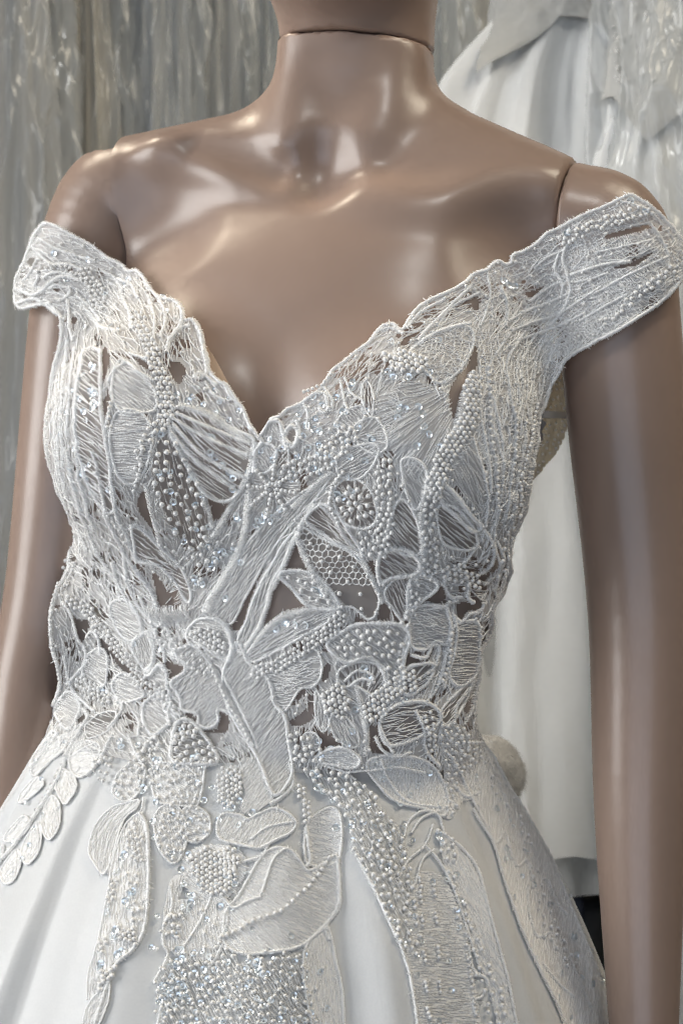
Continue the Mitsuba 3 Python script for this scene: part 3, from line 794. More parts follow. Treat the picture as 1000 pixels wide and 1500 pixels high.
motif('leaf_motif', [(130,1066),(150,1048),(172,1046),(168,1066),(148,1080),(132,1084)], 25, ground=False, sp=3.8, L=30, r=1.1, cord=1.6)
motif('petal_motif', [(376,655),(396,650),(408,664),(398,686),(380,690)], 50, sp=3, L=14, cord=2.4)
motif('petal_motif', [(404,668),(414,652),(424,660),(422,680),(408,694)], ('line', [(404,690),(424,655)]), ground=False, sp=3.5, L=12, cord=1.8)
motif('petal_motif', [(418,640),(424,655),(436,650),(438,632),(428,625)], None, cord=4.0, ground=False)
motif('leaf_motif', [(530,575),(538,560),(548,580),(545,610),(535,600)], 80, ground=False, sp=4, L=20, cord=1.6)
motif('flower_motif', [(508,604),(530,596),(534,612),(520,628),(500,634),(496,618)], 40, sp=4, L=16, cord=1.8)
motif('petal_motif', [(522,624),(548,612),(564,632),(568,655),(548,664),(526,650)], ('fan',520,640), sp=4, L=22, cord=1.8)
motif('flower_motif', [(488,722),(504,702),(526,702),(546,720),(552,758),(538,772),(520,770),(500,758)], ('fan',522,740), ground=False, sp=5, L=18, cord=2.2)
beads([(494,724),(520,708),(545,726),(546,756),(520,764),(502,754)], 8.6, 3.6)
beads([(528,778),(550,770),(560,790),(546,812),(530,806)], 7.8, 3.2)
motif('leaf_motif', [(500,664),(540,650),(556,660),(540,690),(520,702),(498,694)], -28, sp=3.2, L=30, cord=2.2)
# star of beads in the middle
motif('flower_motif', [(374,692),(400,680),(430,690),(442,712),(428,742),(402,750),(378,740)], ('fan',400,714), sp=4.5, L=18, cord=0)
for a in range(0, 360, 45):
    c, s_ = math.cos(math.radians(a+8)), math.sin(math.radians(a+8))
    bead_line([(400+8*c, 714+8*s_), (400+22*c, 714+22*s_), (400+38*c, 714+36*s_)], 6.6, 3.0, 2.6)
beads(Polygon([(388,706),(400,700),(412,708),(412,722),(400,728),(390,722)]), 6.4, 3.0)
# beads along ribbons: path, width, spacing, size, mode, angle
for path, w, gap, size, mode, ang in (
    ([(205,470),(214,500),(228,530),(238,560),(246,592),(240,622)], 20, 7.2, 3.2, 'rows', 62), ([(240,612),(224,630),(210,655),(202,690)], 14, 9, 3.2, 'rand', 0),
    ([(126,404),(140,420),(146,446)], 24, 7.4, 2.7, 'rows', 50), ([(50,398),(80,391),(104,396),(126,408)], 8, 6.5, 2.5, 'rows', 10),
    ([(380,986),(420,966),(450,948),(478,926),(500,902)], 20, 7.4, 3.1, 'rows', -34), ([(226,908),(246,938),(272,952),(304,984)], 18, 8.2, 3.2, 'rand', 0),
    ([(104,882),(130,896),(150,920),(172,946),(192,968),(208,996),(236,1012),(252,1038)], 17, 7.0, 3.0, 'rows', 42), ([(690,560),(686,600),(673,630),(656,660),(640,690),(630,720)], 25, 7.2, 3.3, 'rows', -58),
    ([(632,724),(626,760),(630,800),(626,836)], 19, 7.6, 3.3, 'rand', 0), ([(566,682),(562,712),(568,742),(566,772),(560,802)], 22, 7.2, 3.3, 'rand', 0),
    ([(606,846),(608,870),(604,892),(592,908)], 14, 7.6, 3.1, 'rand', 0), ([(824,350),(850,340),(880,328),(910,318),(944,311)], 15, 7.0, 3.0, 'rand', 0),
    ([(884,476),(906,458),(930,432),(956,414),(980,394),(995,376)], 11, 7.4, 3.0, 'rand', 0), ([(122,1000),(140,1012),(154,1028)], 22, 7.2, 2.9, 'rows', 30),
    ([(655,832),(676,838),(690,848)], 26, 8.4, 3.2, 'rows', 20), ([(622,1046),(628,1070),(630,1098)], 12, 8, 3.0, 'rows', 80), ([(655,1072),(672,1090),(690,1100)], 34, 8.0, 2.9, 'rand', 0),
    ([(230,1090),(214,1106),(202,1120)], 22, 8, 3.2, 'rand', 0), ([(761,700),(752,740),(737,790),(730,840)], 12, 9.5, 3.0, 'rand', 0), ([(430,690),(462,682),(490,662),(508,640)], 30, 7.4, 3.1, 'rand', 0)):
    beads(ribbon(path, w), gap, size, mode, ang)
beads([(556,526),(574,518),(590,514),(606,522),(623,524),(626,544),(604,551),(572,546)], 7.6, 3.6, 'rows', 20)
beads(P_LEAF.intersection(Polygon([(330,610),(380,640),(365,690),(330,660)])) if False else Polygon([(236,644),(256,642),(277,680),(298,720),(304,762),(294,800),(278,800),(256,774),(240,738),(226,706),(224,678)]), 10.5, 3.6)
beads([(280,800),(310,770),(330,790),(318,830),(300,860),(284,850)], 12, 3.4)
for path, gap, size in (([(165,592),(162,612),(160,632)], 7, 2.8), ([(88,858),(79,888),(77,928),(83,960),(91,996)], 6.2, 2.9), ([(93,745),(100,778),(106,812),(96,838)], 6.2, 2.6), ([(94,866),(110,838),(118,820)], 6.6, 2.6),
                        ([(712,540),(715,620),(722,680),(724,742)], 10, 3.0), ([(744,598),(752,640),(746,700)], 9, 2.8), ([(782,592),(773,640),(761,690),(756,738)], 6.4, 2.8), ([(146,690),(160,740),(186,790)], 9, 2.8),
                        ([(448,578),(474,566),(490,548)], 7, 2.6), ([(505,690),(488,712),(486,740),(500,768)], 7.4, 3.2), ([(210,655),(206,690),(196,720)], 8, 3.0)):
    bead_line(path, gap, size)
# broad satin bands and stems
band([(310,614),(345,634),(372,650)], [13,14,10]); band([(262,596),(300,606),(330,620)], [10,12,10])
for path, w in (([(365,716),(364,750),(357,790),(338,832),(318,868),(306,896)], [12,14,15,15,16,16]), ([(374,648),(366,690),(346,726),(324,766),(306,790)], [11,9,9,9,10]), ([(250,624),(268,668),(292,708),(306,746),(312,770)], [8,9,9,8,7]),
                ([(212,708),(222,742),(231,776),(242,806),(262,830)], [8,7,7,8,7]), ([(462,736),(446,760),(430,796),(416,832),(402,862)], [8,9,9,9,8]), ([(398,864),(388,900),(374,930),(358,952)], 9),
                ([(642,684),(624,716),(616,760),(619,800),(615,842),(606,856)], [10,14,14,14,13,9]), ([(690,548),(676,590),(668,625),(650,660)], [12,14,14,12]), ([(488,690),(460,714),(432,740)], 12), ([(556,800),(572,770),(574,740)], 8)):
    band(path, w)
# cords
for pts, r in (
    ([(125,512),(117,560),(115,620),(118,682),(126,722),(140,770)], 2.6), ([(150,516),(148,560),(151,602),(159,642),(165,702),(178,762),(204,820)], 2.8), ([(138,660),(150,706),(162,762),(184,806),(204,834),(218,856)], 2.8),
    ([(104,660),(114,720),(132,780),(162,836),(186,872),(200,900)], 2.6), ([(88,640),(96,700),(114,766),(130,806)], 2.2), ([(168,820),(172,850),(180,880)], 2.8), ([(184,806),(190,850),(212,896),(234,918)], 3.2), ([(204,832),(224,866),(236,892)], 3.4),
    ([(262,446),(269,466),(262,486),(250,502),(244,520)], 3.6), ([(284,473),(294,492),(299,522),(303,546),(292,556),(284,550)], 3.6), ([(250,502),(262,486),(278,480)], 3.0), ([(284,556),(292,548),(306,556),(318,566)], 3.0), ([(183,438),(192,462),(194,486)], 3.4),
    ([(236,440),(244,470),(236,500)], 2.6), ([(220,436),(228,470),(226,500)], 2.2), ([(175,410),(196,420),(206,440)], 3.0), ([(160,560),(172,545),(186,532)], 3.0), ([(166,590),(158,628),(160,662)], 3.0),
    ([(196,545),(212,552),(226,560)], 2.8), ([(190,520),(214,530),(232,546)], 2.6), ([(330,566),(338,582),(352,594)], 2.6), ([(300,560),(312,578),(330,588)], 2.2),
    ([(380,640),(386,648),(376,662),(374,690)], 4.0), ([(398,618),(412,620),(418,640),(430,652),(440,640),(436,616)], 3.6), ([(446,592),(452,606),(450,628)], 2.4), ([(466,578),(478,580),(482,600),(476,606),(468,598)], 3.2), ([(476,570),(488,588),(486,604)], 2.4),
    ([(500,560),(506,590),(512,606)], 2.0), ([(506,556),(518,580),(534,590),(530,606)], 1.8), ([(555,486),(574,482),(590,492)], 2.4), ([(596,484),(616,460),(650,440)], 2.2), ([(612,500),(640,470),(668,440),(690,420)], 2.6), ([(640,480),(660,452),(700,430)], 2.0),
    ([(240,936),(262,960),(280,980)], 3.0), ([(230,904),(250,930),(258,964)], 2.6), ([(208,870),(222,910),(240,950),(244,970)], 3.0), ([(220,926),(226,950),(226,970),(216,986),(222,990),(236,974),(246,984),(248,1010)], 3.6), ([(250,1010),(254,1040),(268,1050)], 3.0),
    ([(228,1006),(244,1034),(262,1056)], 2.4), ([(196,880),(206,902),(212,926)], 3.4), ([(128,935),(136,926),(146,934),(150,960)], 2.8), ([(92,884),(104,902),(114,936),(126,950),(128,970)], 2.6), ([(100,1000),(120,980),(132,966)], 2.4), ([(94,960),(104,1000),(120,1024),(140,1044)], 2.6),
    ([(126,1040),(132,1054),(122,1072),(108,1092),(96,1116)], 3.2), ([(168,1020),(180,1034),(176,1052),(160,1070)], 2.6), ([(196,1044),(206,1060),(204,1080)], 2.4), ([(206,1110),(222,1086),(244,1068),(252,1058)], 3.4), ([(190,1080),(200,1104),(210,1120)], 2.4),
    ([(595,928),(588,960),(584,994),(572,1012)], 2.6), ([(600,958),(620,962),(632,944),(642,950),(634,976),(622,986)], 3.4), ([(632,888),(646,888),(658,882),(668,876)], 2.8), ([(660,900),(672,910),(684,898),(698,894),(704,880)], 2.8), ([(654,836),(648,852),(658,872),(672,872)], 3.0),
    ([(684,850),(680,872),(688,880)], 3.4), ([(704,770),(720,800),(712,830),(696,842)], 3.0), ([(724,790),(732,812),(726,838),(706,856)], 2.4), ([(696,796),(680,816),(664,830)], 2.8), ([(548,1078),(560,1098),(580,1106),(600,1100)], 2.6), ([(560,1040),(556,1062),(566,1086),(574,1100)], 2.8),
    ([(606,1040),(618,1066),(622,1098),(640,1120)], 2.6), ([(660,1050),(668,1030),(684,1010),(690,996)], 2.6), ([(676,1060),(684,1046),(690,1030)], 2.4), ([(500,1132),(540,1126),(580,1122),(620,1130)], 2.4), ([(476,1120),(500,1128),(520,1142)], 2.4),
    # the right-hand strap
    ([(834,350),(824,372),(830,398),(836,424),(826,452),(806,476)], 3.1), ([(818,368),(812,392),(824,414),(822,436)], 2.7), ([(836,402),(862,394),(892,386),(920,384)], 2.7), ([(838,414),(866,408),(890,400)], 2.0), ([(770,442),(800,422),(822,412)], 2.2), ([(740,472),(770,454),(808,440),(836,428)], 2.5),
    ([(744,486),(780,470),(816,460),(850,440),(880,420)], 2.2), ([(752,500),(790,486),(824,474),(858,458)], 2.0), ([(870,430),(910,408),(950,388),(975,376)], 2.2), ([(850,470),(880,452),(916,432)], 1.9), ([(780,392),(800,376),(824,366)], 2.0), ([(730,420),(740,450),(736,480)], 3.1), ([(712,400),(716,430),(708,460),(700,480)], 2.0),
    ([(870,370),(910,362),(952,352)], 1.7), ([(950,330),(966,350),(975,376)], 2.2), ([(905,296),(940,308),(968,330),(984,352)], 1.7),
    # the gathers under it
    ([(742,490),(718,530),(712,560),(724,600),(734,650),(736,690)], 2.3), ([(764,486),(740,530),(742,580),(752,640),(746,700),(736,760)], 2.3), ([(782,490),(762,530),(760,590),(766,640),(756,700),(744,760)], 2.3), ([(800,490),(782,530),(774,590),(776,640),(764,700)], 2.3), ([(818,500),(798,540),(786,590)], 2.2),
    ([(700,540),(702,600),(712,660),(716,720)], 1.9), ([(716,570),(720,620),(734,680),(726,750),(708,800)], 1.9), ([(756,520),(752,560),(758,610)], 1.9), ([(770,505),(768,550),(764,600)], 1.9), ([(690,640),(704,690),(712,740),(704,790)], 1.9), ([(730,740),(720,790),(728,830),(722,870)], 2.0), ([(752,740),(740,790),(738,830)], 1.9),
    # the left-hand strap
    ([(50,362),(64,376),(78,388),(102,388),(122,396)], 3.2), ([(60,350),(84,364),(110,374),(140,382)], 2.8), ([(30,424),(54,432),(76,416),(96,406),(122,412)], 3.4), ([(30,444),(50,438),(62,442),(88,462)], 3.2), ([(74,424),(86,418),(104,424),(96,438),(84,440)], 2.6), ([(66,410),(84,400),(112,404)], 2.6),
    ([(100,440),(104,470),(108,500)], 2.6), ([(120,446),(138,466),(152,482),(176,490)], 2.8), ([(112,432),(134,452),(150,472)], 2.6), ([(148,396),(170,408),(184,430)], 2.6), ([(100,500),(96,560),(94,620),(98,680)], 2.2), ([(110,510),(106,570),(104,640)], 2.0), ([(88,560),(84,620),(88,680),(98,740)], 2.0), ([(46,392),(60,404),(54,420)], 2.4), ([(58,378),(52,396),(40,412)], 2.4)):
    cord(pts, r)
# the bound edges
edge = BOD+BOD[:1]
run = []
for p, q in zip(edge[:-1], edge[1:]):                       # not along the waist, where the lace runs on into the skirt
    if max(p[1], q[1]) < 1060: run = (run or [p])+[q]
    elif run: cord(run, 3.0, 1.5); run = []
if run: cord(run, 3.0, 1.5)
# fringes of the strap and the fluffy edges
fringe([(880,430),(920,405),(960,380),(985,372)], 17, 80, 3.2, .9); fringe([(862,486),(900,466),(935,436),(965,408)], 16, -70, 3.2, .9); fringe([(890,350),(930,340),(955,334)], 14, 75, 3.4, .8); fringe([(845,366),(880,360),(920,352)], 16, 80, 3.4, .8)
fringe([(720,600),(728,650),(722,700)], 14, 160, 3.5, .8); fringe([(690,640),(676,668),(656,700)], 18, 60, 3.5, .9); fringe([(260,640),(290,676),(325,705)], 8, -80, 3, .8); fringe([(210,812),(240,832),(262,862),(272,885)], 12, 70, 3, .8)
fringe([(330,500),(346,560)], 3, 90, 4, .6) if False else None

# --- the lace ground: all that is left between the cut-outs, with stitches that follow the pattern
GUIDES = [[(60,350),(110,372),(180,410),(230,470)], [(30,420),(90,430),(140,460),(190,520)], [(100,470),(92,560),(86,640),(100,720),(140,800),(180,880)], [(130,480),(130,600),(140,700),(190,800)], [(260,460),(270,520),(320,580),(370,640)],
          [(230,520),(245,600),(220,680)], [(380,650),(400,700),(360,780),(300,900)], [(440,610),(500,570),(560,500),(650,450)], [(480,700),(420,780),(350,900)], [(520,640),(560,700),(560,800),(600,880)], [(640,700),(620,780),(620,860)],
          [(720,400),(800,360),(920,300)], [(980,360),(900,410),(820,450),(760,520),(745,600),(750,700),(730,800)], [(700,520),(690,600),(710,700),(690,790)], [(960,440),(880,480),(810,540),(780,640),(760,760),(730,860),(700,960)],
          [(650,900),(655,960),(640,1030),(600,1100)], [(600,830),(640,850),(700,860)], [(90,880),(100,960),(80,1040),(60,1080)], [(120,900),(180,960),(250,1040),(300,1110)], [(160,1000),(180,1060),(220,1100)], [(380,1000),(400,1080),(420,1130)], [(480,1010),(520,1060),(540,1120)], [(590,930),(580,1000),(560,1060)],
          [(690,980),(660,1040),(680,1100)], [(250,960),(290,1010),(330,1080)], [(430,1000),(450,1060),(440,1120)]]
openp = HOLEP + [q.buffer(-1.0) for q in PATCH]
for q in openp: prepare(q)
prepare(BODP)
def ground_mask(x, y):
    m = contains_xy(BODP, x, y)
    for q in openp:
        x0, y0, x1, y1 = q.bounds
        k = np.nonzero(m & (x > x0) & (x < x1) & (y > y0) & (y < y1))[0]
        if len(k): m[k[contains_xy(q, x[k], y[k])]] = False
    g = np.stack([x/21, y/21, 0*x], -1)
    loose = np.where(((x > 690) & (y < 820)) | ((x < 215) & (y < 480)), .23, .34)
    return m & (meshkit.fbm(g, 2, 11) > loose)                # the embroidery is loose in places
TULLE = BODP
sheet(f'{DRESS}__tulle', lambda x, y: contains_xy(TULLE, x, y), 'tulle', -1.0*PX, 5.0, BODP.bounds, BODP, label='sheer nude tulle under the lace')
GROUND = sheet(f'{DRESS}__lace_ground', ground_mask, 'lace_cloth', 0.3*PX, 2.5, BODP.bounds, BODP)
free = BODP.buffer(-2)
for q in HOLEP: free = free.difference(q.buffer(1.5))
for q in PATCH: free = free.difference(q.buffer(-1.5))
prepare(free)
st = [stitches(free.intersection(Polygon([(690,280),(1010,280),(1010,600),(690,800)])), ('lines', GUIDES, 74), 4.4, 15, .9, 1.4, .8, .25), stitches(free, ('lines', GUIDES), 3.9, 26, 1.0, 1.1, .4, .22), stitches(free, ('lines', GUIDES), 13, 40, 1.5, 1.6, .8, .30)]
put_raw(f'{DRESS}__lace_ground__stitches', *join(st), 'thread', kind='stuff')
seed_p = []
for g_ in getattr(free, 'geoms', [free]):
    seed_p.append(darts(g_, 12.5, 8))
seed_p = np.vstack(seed_p)
seed_p = seed_p[meshkit.fbm(np.column_stack([seed_p/38, 0*seed_p[:, 0]]), 2, 21) > .44]
v, f, n = bead_mesh(seed_p[:, 0], seed_p[:, 1], rng.uniform(1.6, 2.5, len(seed_p)), 1.2)
put_raw(f'{DRESS}__lace_ground__seed_beads', v, f, n, 'pearl', kind='stuff')
# --- loose sequins of the bodice
sequins([(135,537),(140,540),(139,545),(124,551),(118,556),(134,574),(138,577),(142,577),(138,590),(143,594),(121,586),(127,604),(140,600),(126,685),(126,692),(130,698),(138,720),(163,714),(236,636),(233,690),(236,696),(282,698),(287,735),(258,776),(288,772),(254,733),
         (306,640),(311,641),(347,641),(309,662),(315,670),(325,681),(337,690),(343,698),(342,714),(281,697),(286,735),(257,775),(286,772),(403,666),(401,673),(428,693),(427,700),(453,655),(450,624),(461,630),(470,632),(466,666),(481,666),(471,690),(412,742),(390,750),(403,752),(409,755),(398,760),
         (386,758),(380,758),(377,766),(366,690),(348,751),(349,756),(319,804),(329,806),(331,811),(338,806),(344,801),(316,817),(310,821),(318,821),(354,823),(286,845),(290,852),(332,876),(398,918),(404,914),(411,912),(417,910),(420,912),(405,922),(434,914),(449,914),(472,864),(475,868),(461,862),
         (575,504),(641,501),(568,549),(576,555),(598,556),(628,549),(517,571),(506,605),(461,584),(543,640),(586,599),(593,600),(612,597),(582,612),(618,608),(620,626),(627,636),(642,654),(610,653),(515,718),(494,722),(501,728),(529,812),(496,724),(533,978),(531,980),(521,1039),(540,990),(621,990),(605,996),
         (484,1095),(508,1088),(460,1140),(462,1135),(467,1084),(515,1070),(590,1025),(545,1034),(178,1090),(180,1097),(152,1008),(155,1016),(230,1116),(236,1117),(268,1070),(290,1112),(284,1114),(238,950),(200,942),(246,1040),(203,1094),(156,432),(187,417),(191,412),(165,480),(175,489),(245,462),(240,440),(259,580),(276,590),
         (830,340),(940,312),(744,418),(752,420),(920,296),(735,412),(838,355),(100,410),(82,373),(130,380)])
scatter_sequins(Polygon([(300,560),(322,566),(360,612),(370,632),(330,618),(290,596),(270,580)]), 15, 3.6)
scatter_sequins(Polygon([(90,480),(150,480),(130,640),(140,740),(110,760),(90,660)]), 24, 3.4)
scatter_sequins(Polygon([(380,660),(440,600),(520,560),(560,640),(520,700),(440,690)]), 21, 4.2)
scatter_sequins(Polygon([(230,660),(290,690),(310,780),(330,800),(300,860),(270,800)]), 27, 4.4)

# ------------------------------------------------------------------ the skirt and its appliques
def skirt_mesh():
    na, nz = 420, 150
    z = CZ + (750-1060)*S*1.02 - np.linspace(0, 1, nz)**1.6*1.12
    a = np.linspace(0, 2*PI, na, endpoint=False)
    A, Z = np.meshgrid(a, z, indexing='xy')
    i = lambda v: np.interp(Z, SZ, v)
    c = np.stack([i(SX), i(SY), Z], -1)
    d = np.stack([np.sin(A)*i(SA), -np.cos(A)*i(SB), 0*A], -1)
    k = np.ones(A.shape)
    ln = np.linalg.norm(d, axis=-1)
    for _ in range(12):
        k = k - skirt(c+d*k[..., None])/ln
    v = (c+d*k[..., None])
    idx = np.arange(na*nz).reshape(nz, na)
    j = np.roll(idx, -1, 1)
    q = np.stack([idx[:-1], idx[1:], j[1:], j[:-1]], -1).reshape(-1, 4)
    return v.reshape(-1, 3), q
v, q = skirt_mesh()
put(f'{DRESS}__skirt', mikit.ply((v, q), 'satin', smooth=True), label='full white satin skirt falling in soft folds')

# leaf spray on the left
for pts in ([(124,1066),(104,1100),(86,1145),(58,1190),(26,1236),(-6,1272)], [(168,1080),(150,1112),(128,1138)]): cord(pts, 3.0, 1.4)
for pts in ([(80,1072),(58,1098),(48,1128),(54,1138),(70,1122),(90,1096)], [(56,1140),(34,1160),(30,1178),(44,1172),(66,1152)], [(88,1128),(108,1136),(114,1156),(98,1180),(88,1166),(82,1148)], [(104,1112),(116,1090),(142,1090),(148,1104),(124,1138),(108,1134)],
            [(78,1168),(90,1180),(88,1214),(74,1232),(64,1214),(66,1190)], [(56,1206),(64,1222),(58,1252),(42,1268),(34,1246)], [(38,1196),(18,1214),(8,1232),(26,1232),(46,1212)], [(26,1246),(34,1262),(24,1290),(10,1296),(4,1276)], [(8,1240),(-12,1256),(-20,1276),(0,1268)], [(100,1076),(84,1092),(78,1112),(96,1100)]):
    motif('leaf_motif', pts, ('line', [pts[0], pts[2]], 25), sp=2.8, L=12, cord=1.9, lift=.1, r=.8, wob=.3)
    cord([pts[0], ((pts[0][0]+pts[2][0])/2+2, (pts[0][1]+pts[2][1])/2-2), pts[2]], 1.5, 1.2)
bead_line([(112,1082),(92,1126),(70,1168),(40,1214)], 11, 2.0, 2)
scatter_sequins(Polygon([(60,1080),(120,1090),(100,1180),(30,1280),(0,1290),(40,1180)]), 22, 3.2)
# bud, pod and tail
motif('bud_motif', [(206,1174),(186,1178),(164,1186),(142,1212),(133,1246),(138,1262),(154,1282),(168,1256),(176,1226),(186,1200),(202,1186)], ('line', [(200,1180),(165,1215),(150,1278)]), sp=2.8, L=26, cord=1.9, lift=1.2)
cord([(204,1180),(178,1204),(160,1240),(152,1276)], 1.6, 2.0)
cord([(212,1170),(208,1190),(186,1210),(168,1262),(160,1310),(146,1380),(132,1430),(130,1466)], 2.0, 1.4); cord([(206,1192),(216,1212),(219,1260),(218,1310),(212,1362),(196,1392),(172,1414),(158,1450),(142,1500),(130,1540)], 3.4, 1.4)
POD = [(206,1196),(215,1214),(218,1300),(211,1360),(198,1386),(170,1410),(150,1452),(136,1468),(131,1440),(142,1390),(157,1320),(164,1262),(184,1216)]
motif('pod_motif', POD, 95, sp=4.0, L=20, cord=0, lift=.8)
for pts, gap, mode, ang in (([(200,1206),(212,1226),(212,1266),(196,1262),(184,1226)], 7.6, 'rows', -40), ([(166,1286),(178,1290),(170,1330),(158,1330)], 7.4, 'rows', -50), ([(176,1358),(200,1362),(200,1386),(180,1384)], 7.2, 'rows', 24), ([(152,1370),(162,1366),(158,1396),(142,1404)], 7.2, 'rows', -45), ([(150,1424),(176,1416),(164,1440),(146,1456)], 7.0, 'rows', -38),
                            ([(186,1300),(206,1330),(208,1356),(196,1350)], 9, 'rand', 0), ([(188,1280),(204,1284),(200,1310),(190,1310)], 9, 'rand', 0)):
    beads(pts, gap, 2.8, mode, ang)
motif('tail_motif', [(150,1452),(162,1440),(160,1470),(142,1512),(122,1530),(126,1490),(136,1466)], 110, sp=3.2, L=18, cord=1.6, lift=.8)
# cluster of beaded petals at the waist
for pts, d in (([(226,1128),(252,1120),(278,1128),(290,1150),(282,1180),(250,1180),(228,1170)], 40), ([(228,1200),(246,1180),(266,1190),(274,1230),(262,1262),(248,1264),(232,1240)], 70), ([(262,1198),(280,1182),(304,1194),(308,1220),(288,1236),(266,1226)], 20), ([(176,1136),(196,1122),(214,1126),(206,1162),(186,1176),(168,1164)], 60), ([(276,1124),(300,1120),(292,1178),(278,1176)], 85)):
    key, q_ = motif('petal_motif', pts, d, sp=4, L=14, cord=2.2, lift=.8)
    beads(q_.buffer(-3), 8.4, 2.6, parent=key, name='beads')
for pts, gap, mode in (([(322,1124),(352,1128),(358,1160),(340,1186),(322,1180),(318,1150)], 7.0, 'rows'), ([(276,1256),(300,1244),(350,1256),(350,1290),(330,1320),(300,1310),(278,1280)], 7.4, 'rows'), ([(324,1252),(340,1240),(352,1262),(344,1290),(326,1280)], 7.0, 'rows'), ([(140,1110),(170,1116),(160,1150),(140,1146)], 8, 'rand'),
                       ([(200,1112),(232,1116),(226,1150),(204,1150)], 9, 'rand'), ([(242,1342),(270,1336),(262,1376),(240,1370)], 8.2, 'rand'), ([(432,1150),(446,1150),(456,1204),(444,1208)], 7.6, 'rows')):
    beads(pts, gap, 2.9, mode, 28)
motif('flower_motif', [(270,1256),(296,1240),(346,1244),(362,1270),(350,1300),(322,1326),(290,1318),(266,1290)], 30, sp=4, L=18, cord=0, lift=.6)
motif('petal_motif', [(320,1206),(330,1194),(352,1196),(364,1202),(380,1194),(404,1186),(424,1196),(432,1208),(424,1222),(400,1234),(380,1244),(356,1240),(330,1234),(320,1226)], ('line', [(330,1225),(430,1205)], -50), sp=2.9, L=18, cord=2.8, lift=1.0)
cord([(368,1232),(392,1214),(428,1206)], 2.2, 2.2); cord([(356,1264),(384,1256),(392,1240)], 3.0, 1.4)
cord([(424,1120),(428,1150),(414,1168),(396,1180)], 3.6, 1.6)
motif('lace_panel', [(350,1120),(372,1114),(400,1168),(392,1180),(366,1194),(352,1186),(358,1160)], -50, sp=2.6, L=26, cord=0, lift=.8)
motif('lace_panel', [(446,1214),(460,1196),(486,1184),(500,1200),(500,1250),(486,1268),(450,1268),(444,1246)], 12, sp=3.0, L=30, cord=2.2, lift=.8)
cord([(446,1214),(450,1244),(452,1262),(446,1272)], 4.0, 1.6)
motif('leaf_motif', [(330,1382),(332,1340),(352,1312),(380,1262),(404,1244),(430,1252),(448,1276),(470,1268),(494,1256),(496,1300),(498,1328),(474,1356),(440,1386),(400,1396),(356,1398)], ('line', [(325,1380),(400,1345),(490,1255)], 72), sp=2.9, L=30, cord=2.8, lift=.9)
cord([(384,1310),(400,1262),(420,1246),(436,1262)], 2.6, 2.0); cord([(330,1318),(344,1332),(364,1322),(382,1316)], 3.0, 1.8); cord([(330,1378),(320,1400),(306,1420)], 2.6, 1.4); cord([(332,1336),(334,1352),(324,1380)], 2.4, 1.4); cord([(496,1260),(497,1320),(476,1358),(480,1378)], 3.2, 1.6)
bead_line([(326,1376),(352,1364),(372,1352),(396,1344),(414,1334),(430,1318),(446,1302),(458,1290),(474,1268),(486,1252)], 10.5, 3.0, 2.4)
motif('leaf_motif', [(474,1362),(482,1372),(490,1410),(500,1460),(500,1540),(470,1540),(452,1490),(442,1420),(448,1384)], ('line', [(470,1362),(476,1540)]), sp=2.9, L=30, cord=2.8, lift=1.0)
FIELD = [(236,1430),(246,1406),(268,1410),(282,1392),(300,1408),(318,1380),(340,1392),(352,1412),(372,1398),(392,1412),(414,1396),(438,1404),(446,1440),(456,1480),(470,1540),(226,1540),(240,1490),(228,1460)]
motif('bead_field', FIELD, 60, sp=4.5, L=18, cord=0, lift=.5)
beads([(236,1340),(300,1330),(330,1385),(440,1396),(470,1420),(470,1500),(222,1500),(226,1420)], 17, 2.2)
beads(Polygon(FIELD).difference(Polygon([(346,1434),(364,1410),(376,1404),(366,1430),(348,1444)])).buffer(0), 9.8, 2.5)
motif('lace_strip', [(250,1290),(272,1288),(262,1322),(264,1344),(240,1370),(238,1390),(250,1400),(234,1424),(222,1440),(226,1420),(244,1394),(238,1360)], 95, sp=3.4, L=20, cord=0, lift=.6)
motif('lace_panel', [(262,1320),(330,1322),(330,1380),(300,1408),(262,1402),(242,1384),(246,1352)], 80, sp=4.0, L=20, cord=0, lift=.5)
for pts in ([(250,1300),(252,1330),(240,1360),(240,1386),(246,1402),(226,1440)], [(252,1490),(240,1470),(232,1500),(222,1540)], [(330,1262),(300,1340),(262,1400)]): cord(pts, 2.4, 1.2)
# stream of beads and panels on the right
STREAM = [(440,1122),(500,1132),(530,1150),(560,1186),(590,1230),(602,1300),(612,1370),(608,1400),(586,1392),(562,1340),(534,1280),(520,1250),(506,1190),(470,1160)]
motif('bead_field', STREAM, 60, sp=5, L=18, cord=0, lift=.4)
beads(STREAM, 9.2, 3.2)
cord([(524,1256),(544,1300),(566,1350),(588,1396),(602,1450),(614,1540)], 2.6, 1.2)
motif('lace_panel', [(536,1116),(580,1104),(628,1118),(652,1160),(650,1196),(618,1186),(584,1178),(560,1160)], ('line', [(540,1120),(600,1140),(650,1180)], 65), sp=3.0, L=22, cord=2.4, lift=.8)
for pts in ([(556,1110),(570,1146),(596,1176),(640,1184)], [(586,1242),(596,1206),(618,1190),(640,1196),(648,1222)], [(580,1290),(596,1262),(620,1240),(632,1210)], [(620,1240),(644,1268),(668,1320),(700,1420)], [(600,1222),(616,1200),(646,1188)], [(604,1300),(616,1262),(634,1246)]): cord(pts, 2.4, 1.6)
motif('net_motif', [(644,1224),(670,1244),(692,1270),(708,1316),(724,1380),(742,1450),(756,1540),(734,1540),(716,1460),(690,1390),(668,1320),(648,1270)], 62, sp=3.6, L=24, cord=0, lift=.5)
cord([(640,1218),(672,1242),(696,1272),(710,1320),(728,1386),(746,1456),(760,1540)], 2.6, 1.2)
motif('lace_panel', [(602,1292),(640,1280),(664,1316),(684,1378),(694,1440),(698,1540),(622,1540),(606,1470),(594,1398)], 4, sp=2.8, L=26, cord=0, lift=.6)
cord([(684,1386),(690,1420),(712,1438),(704,1460),(690,1468),(694,1490)], 2.6, 1.4)
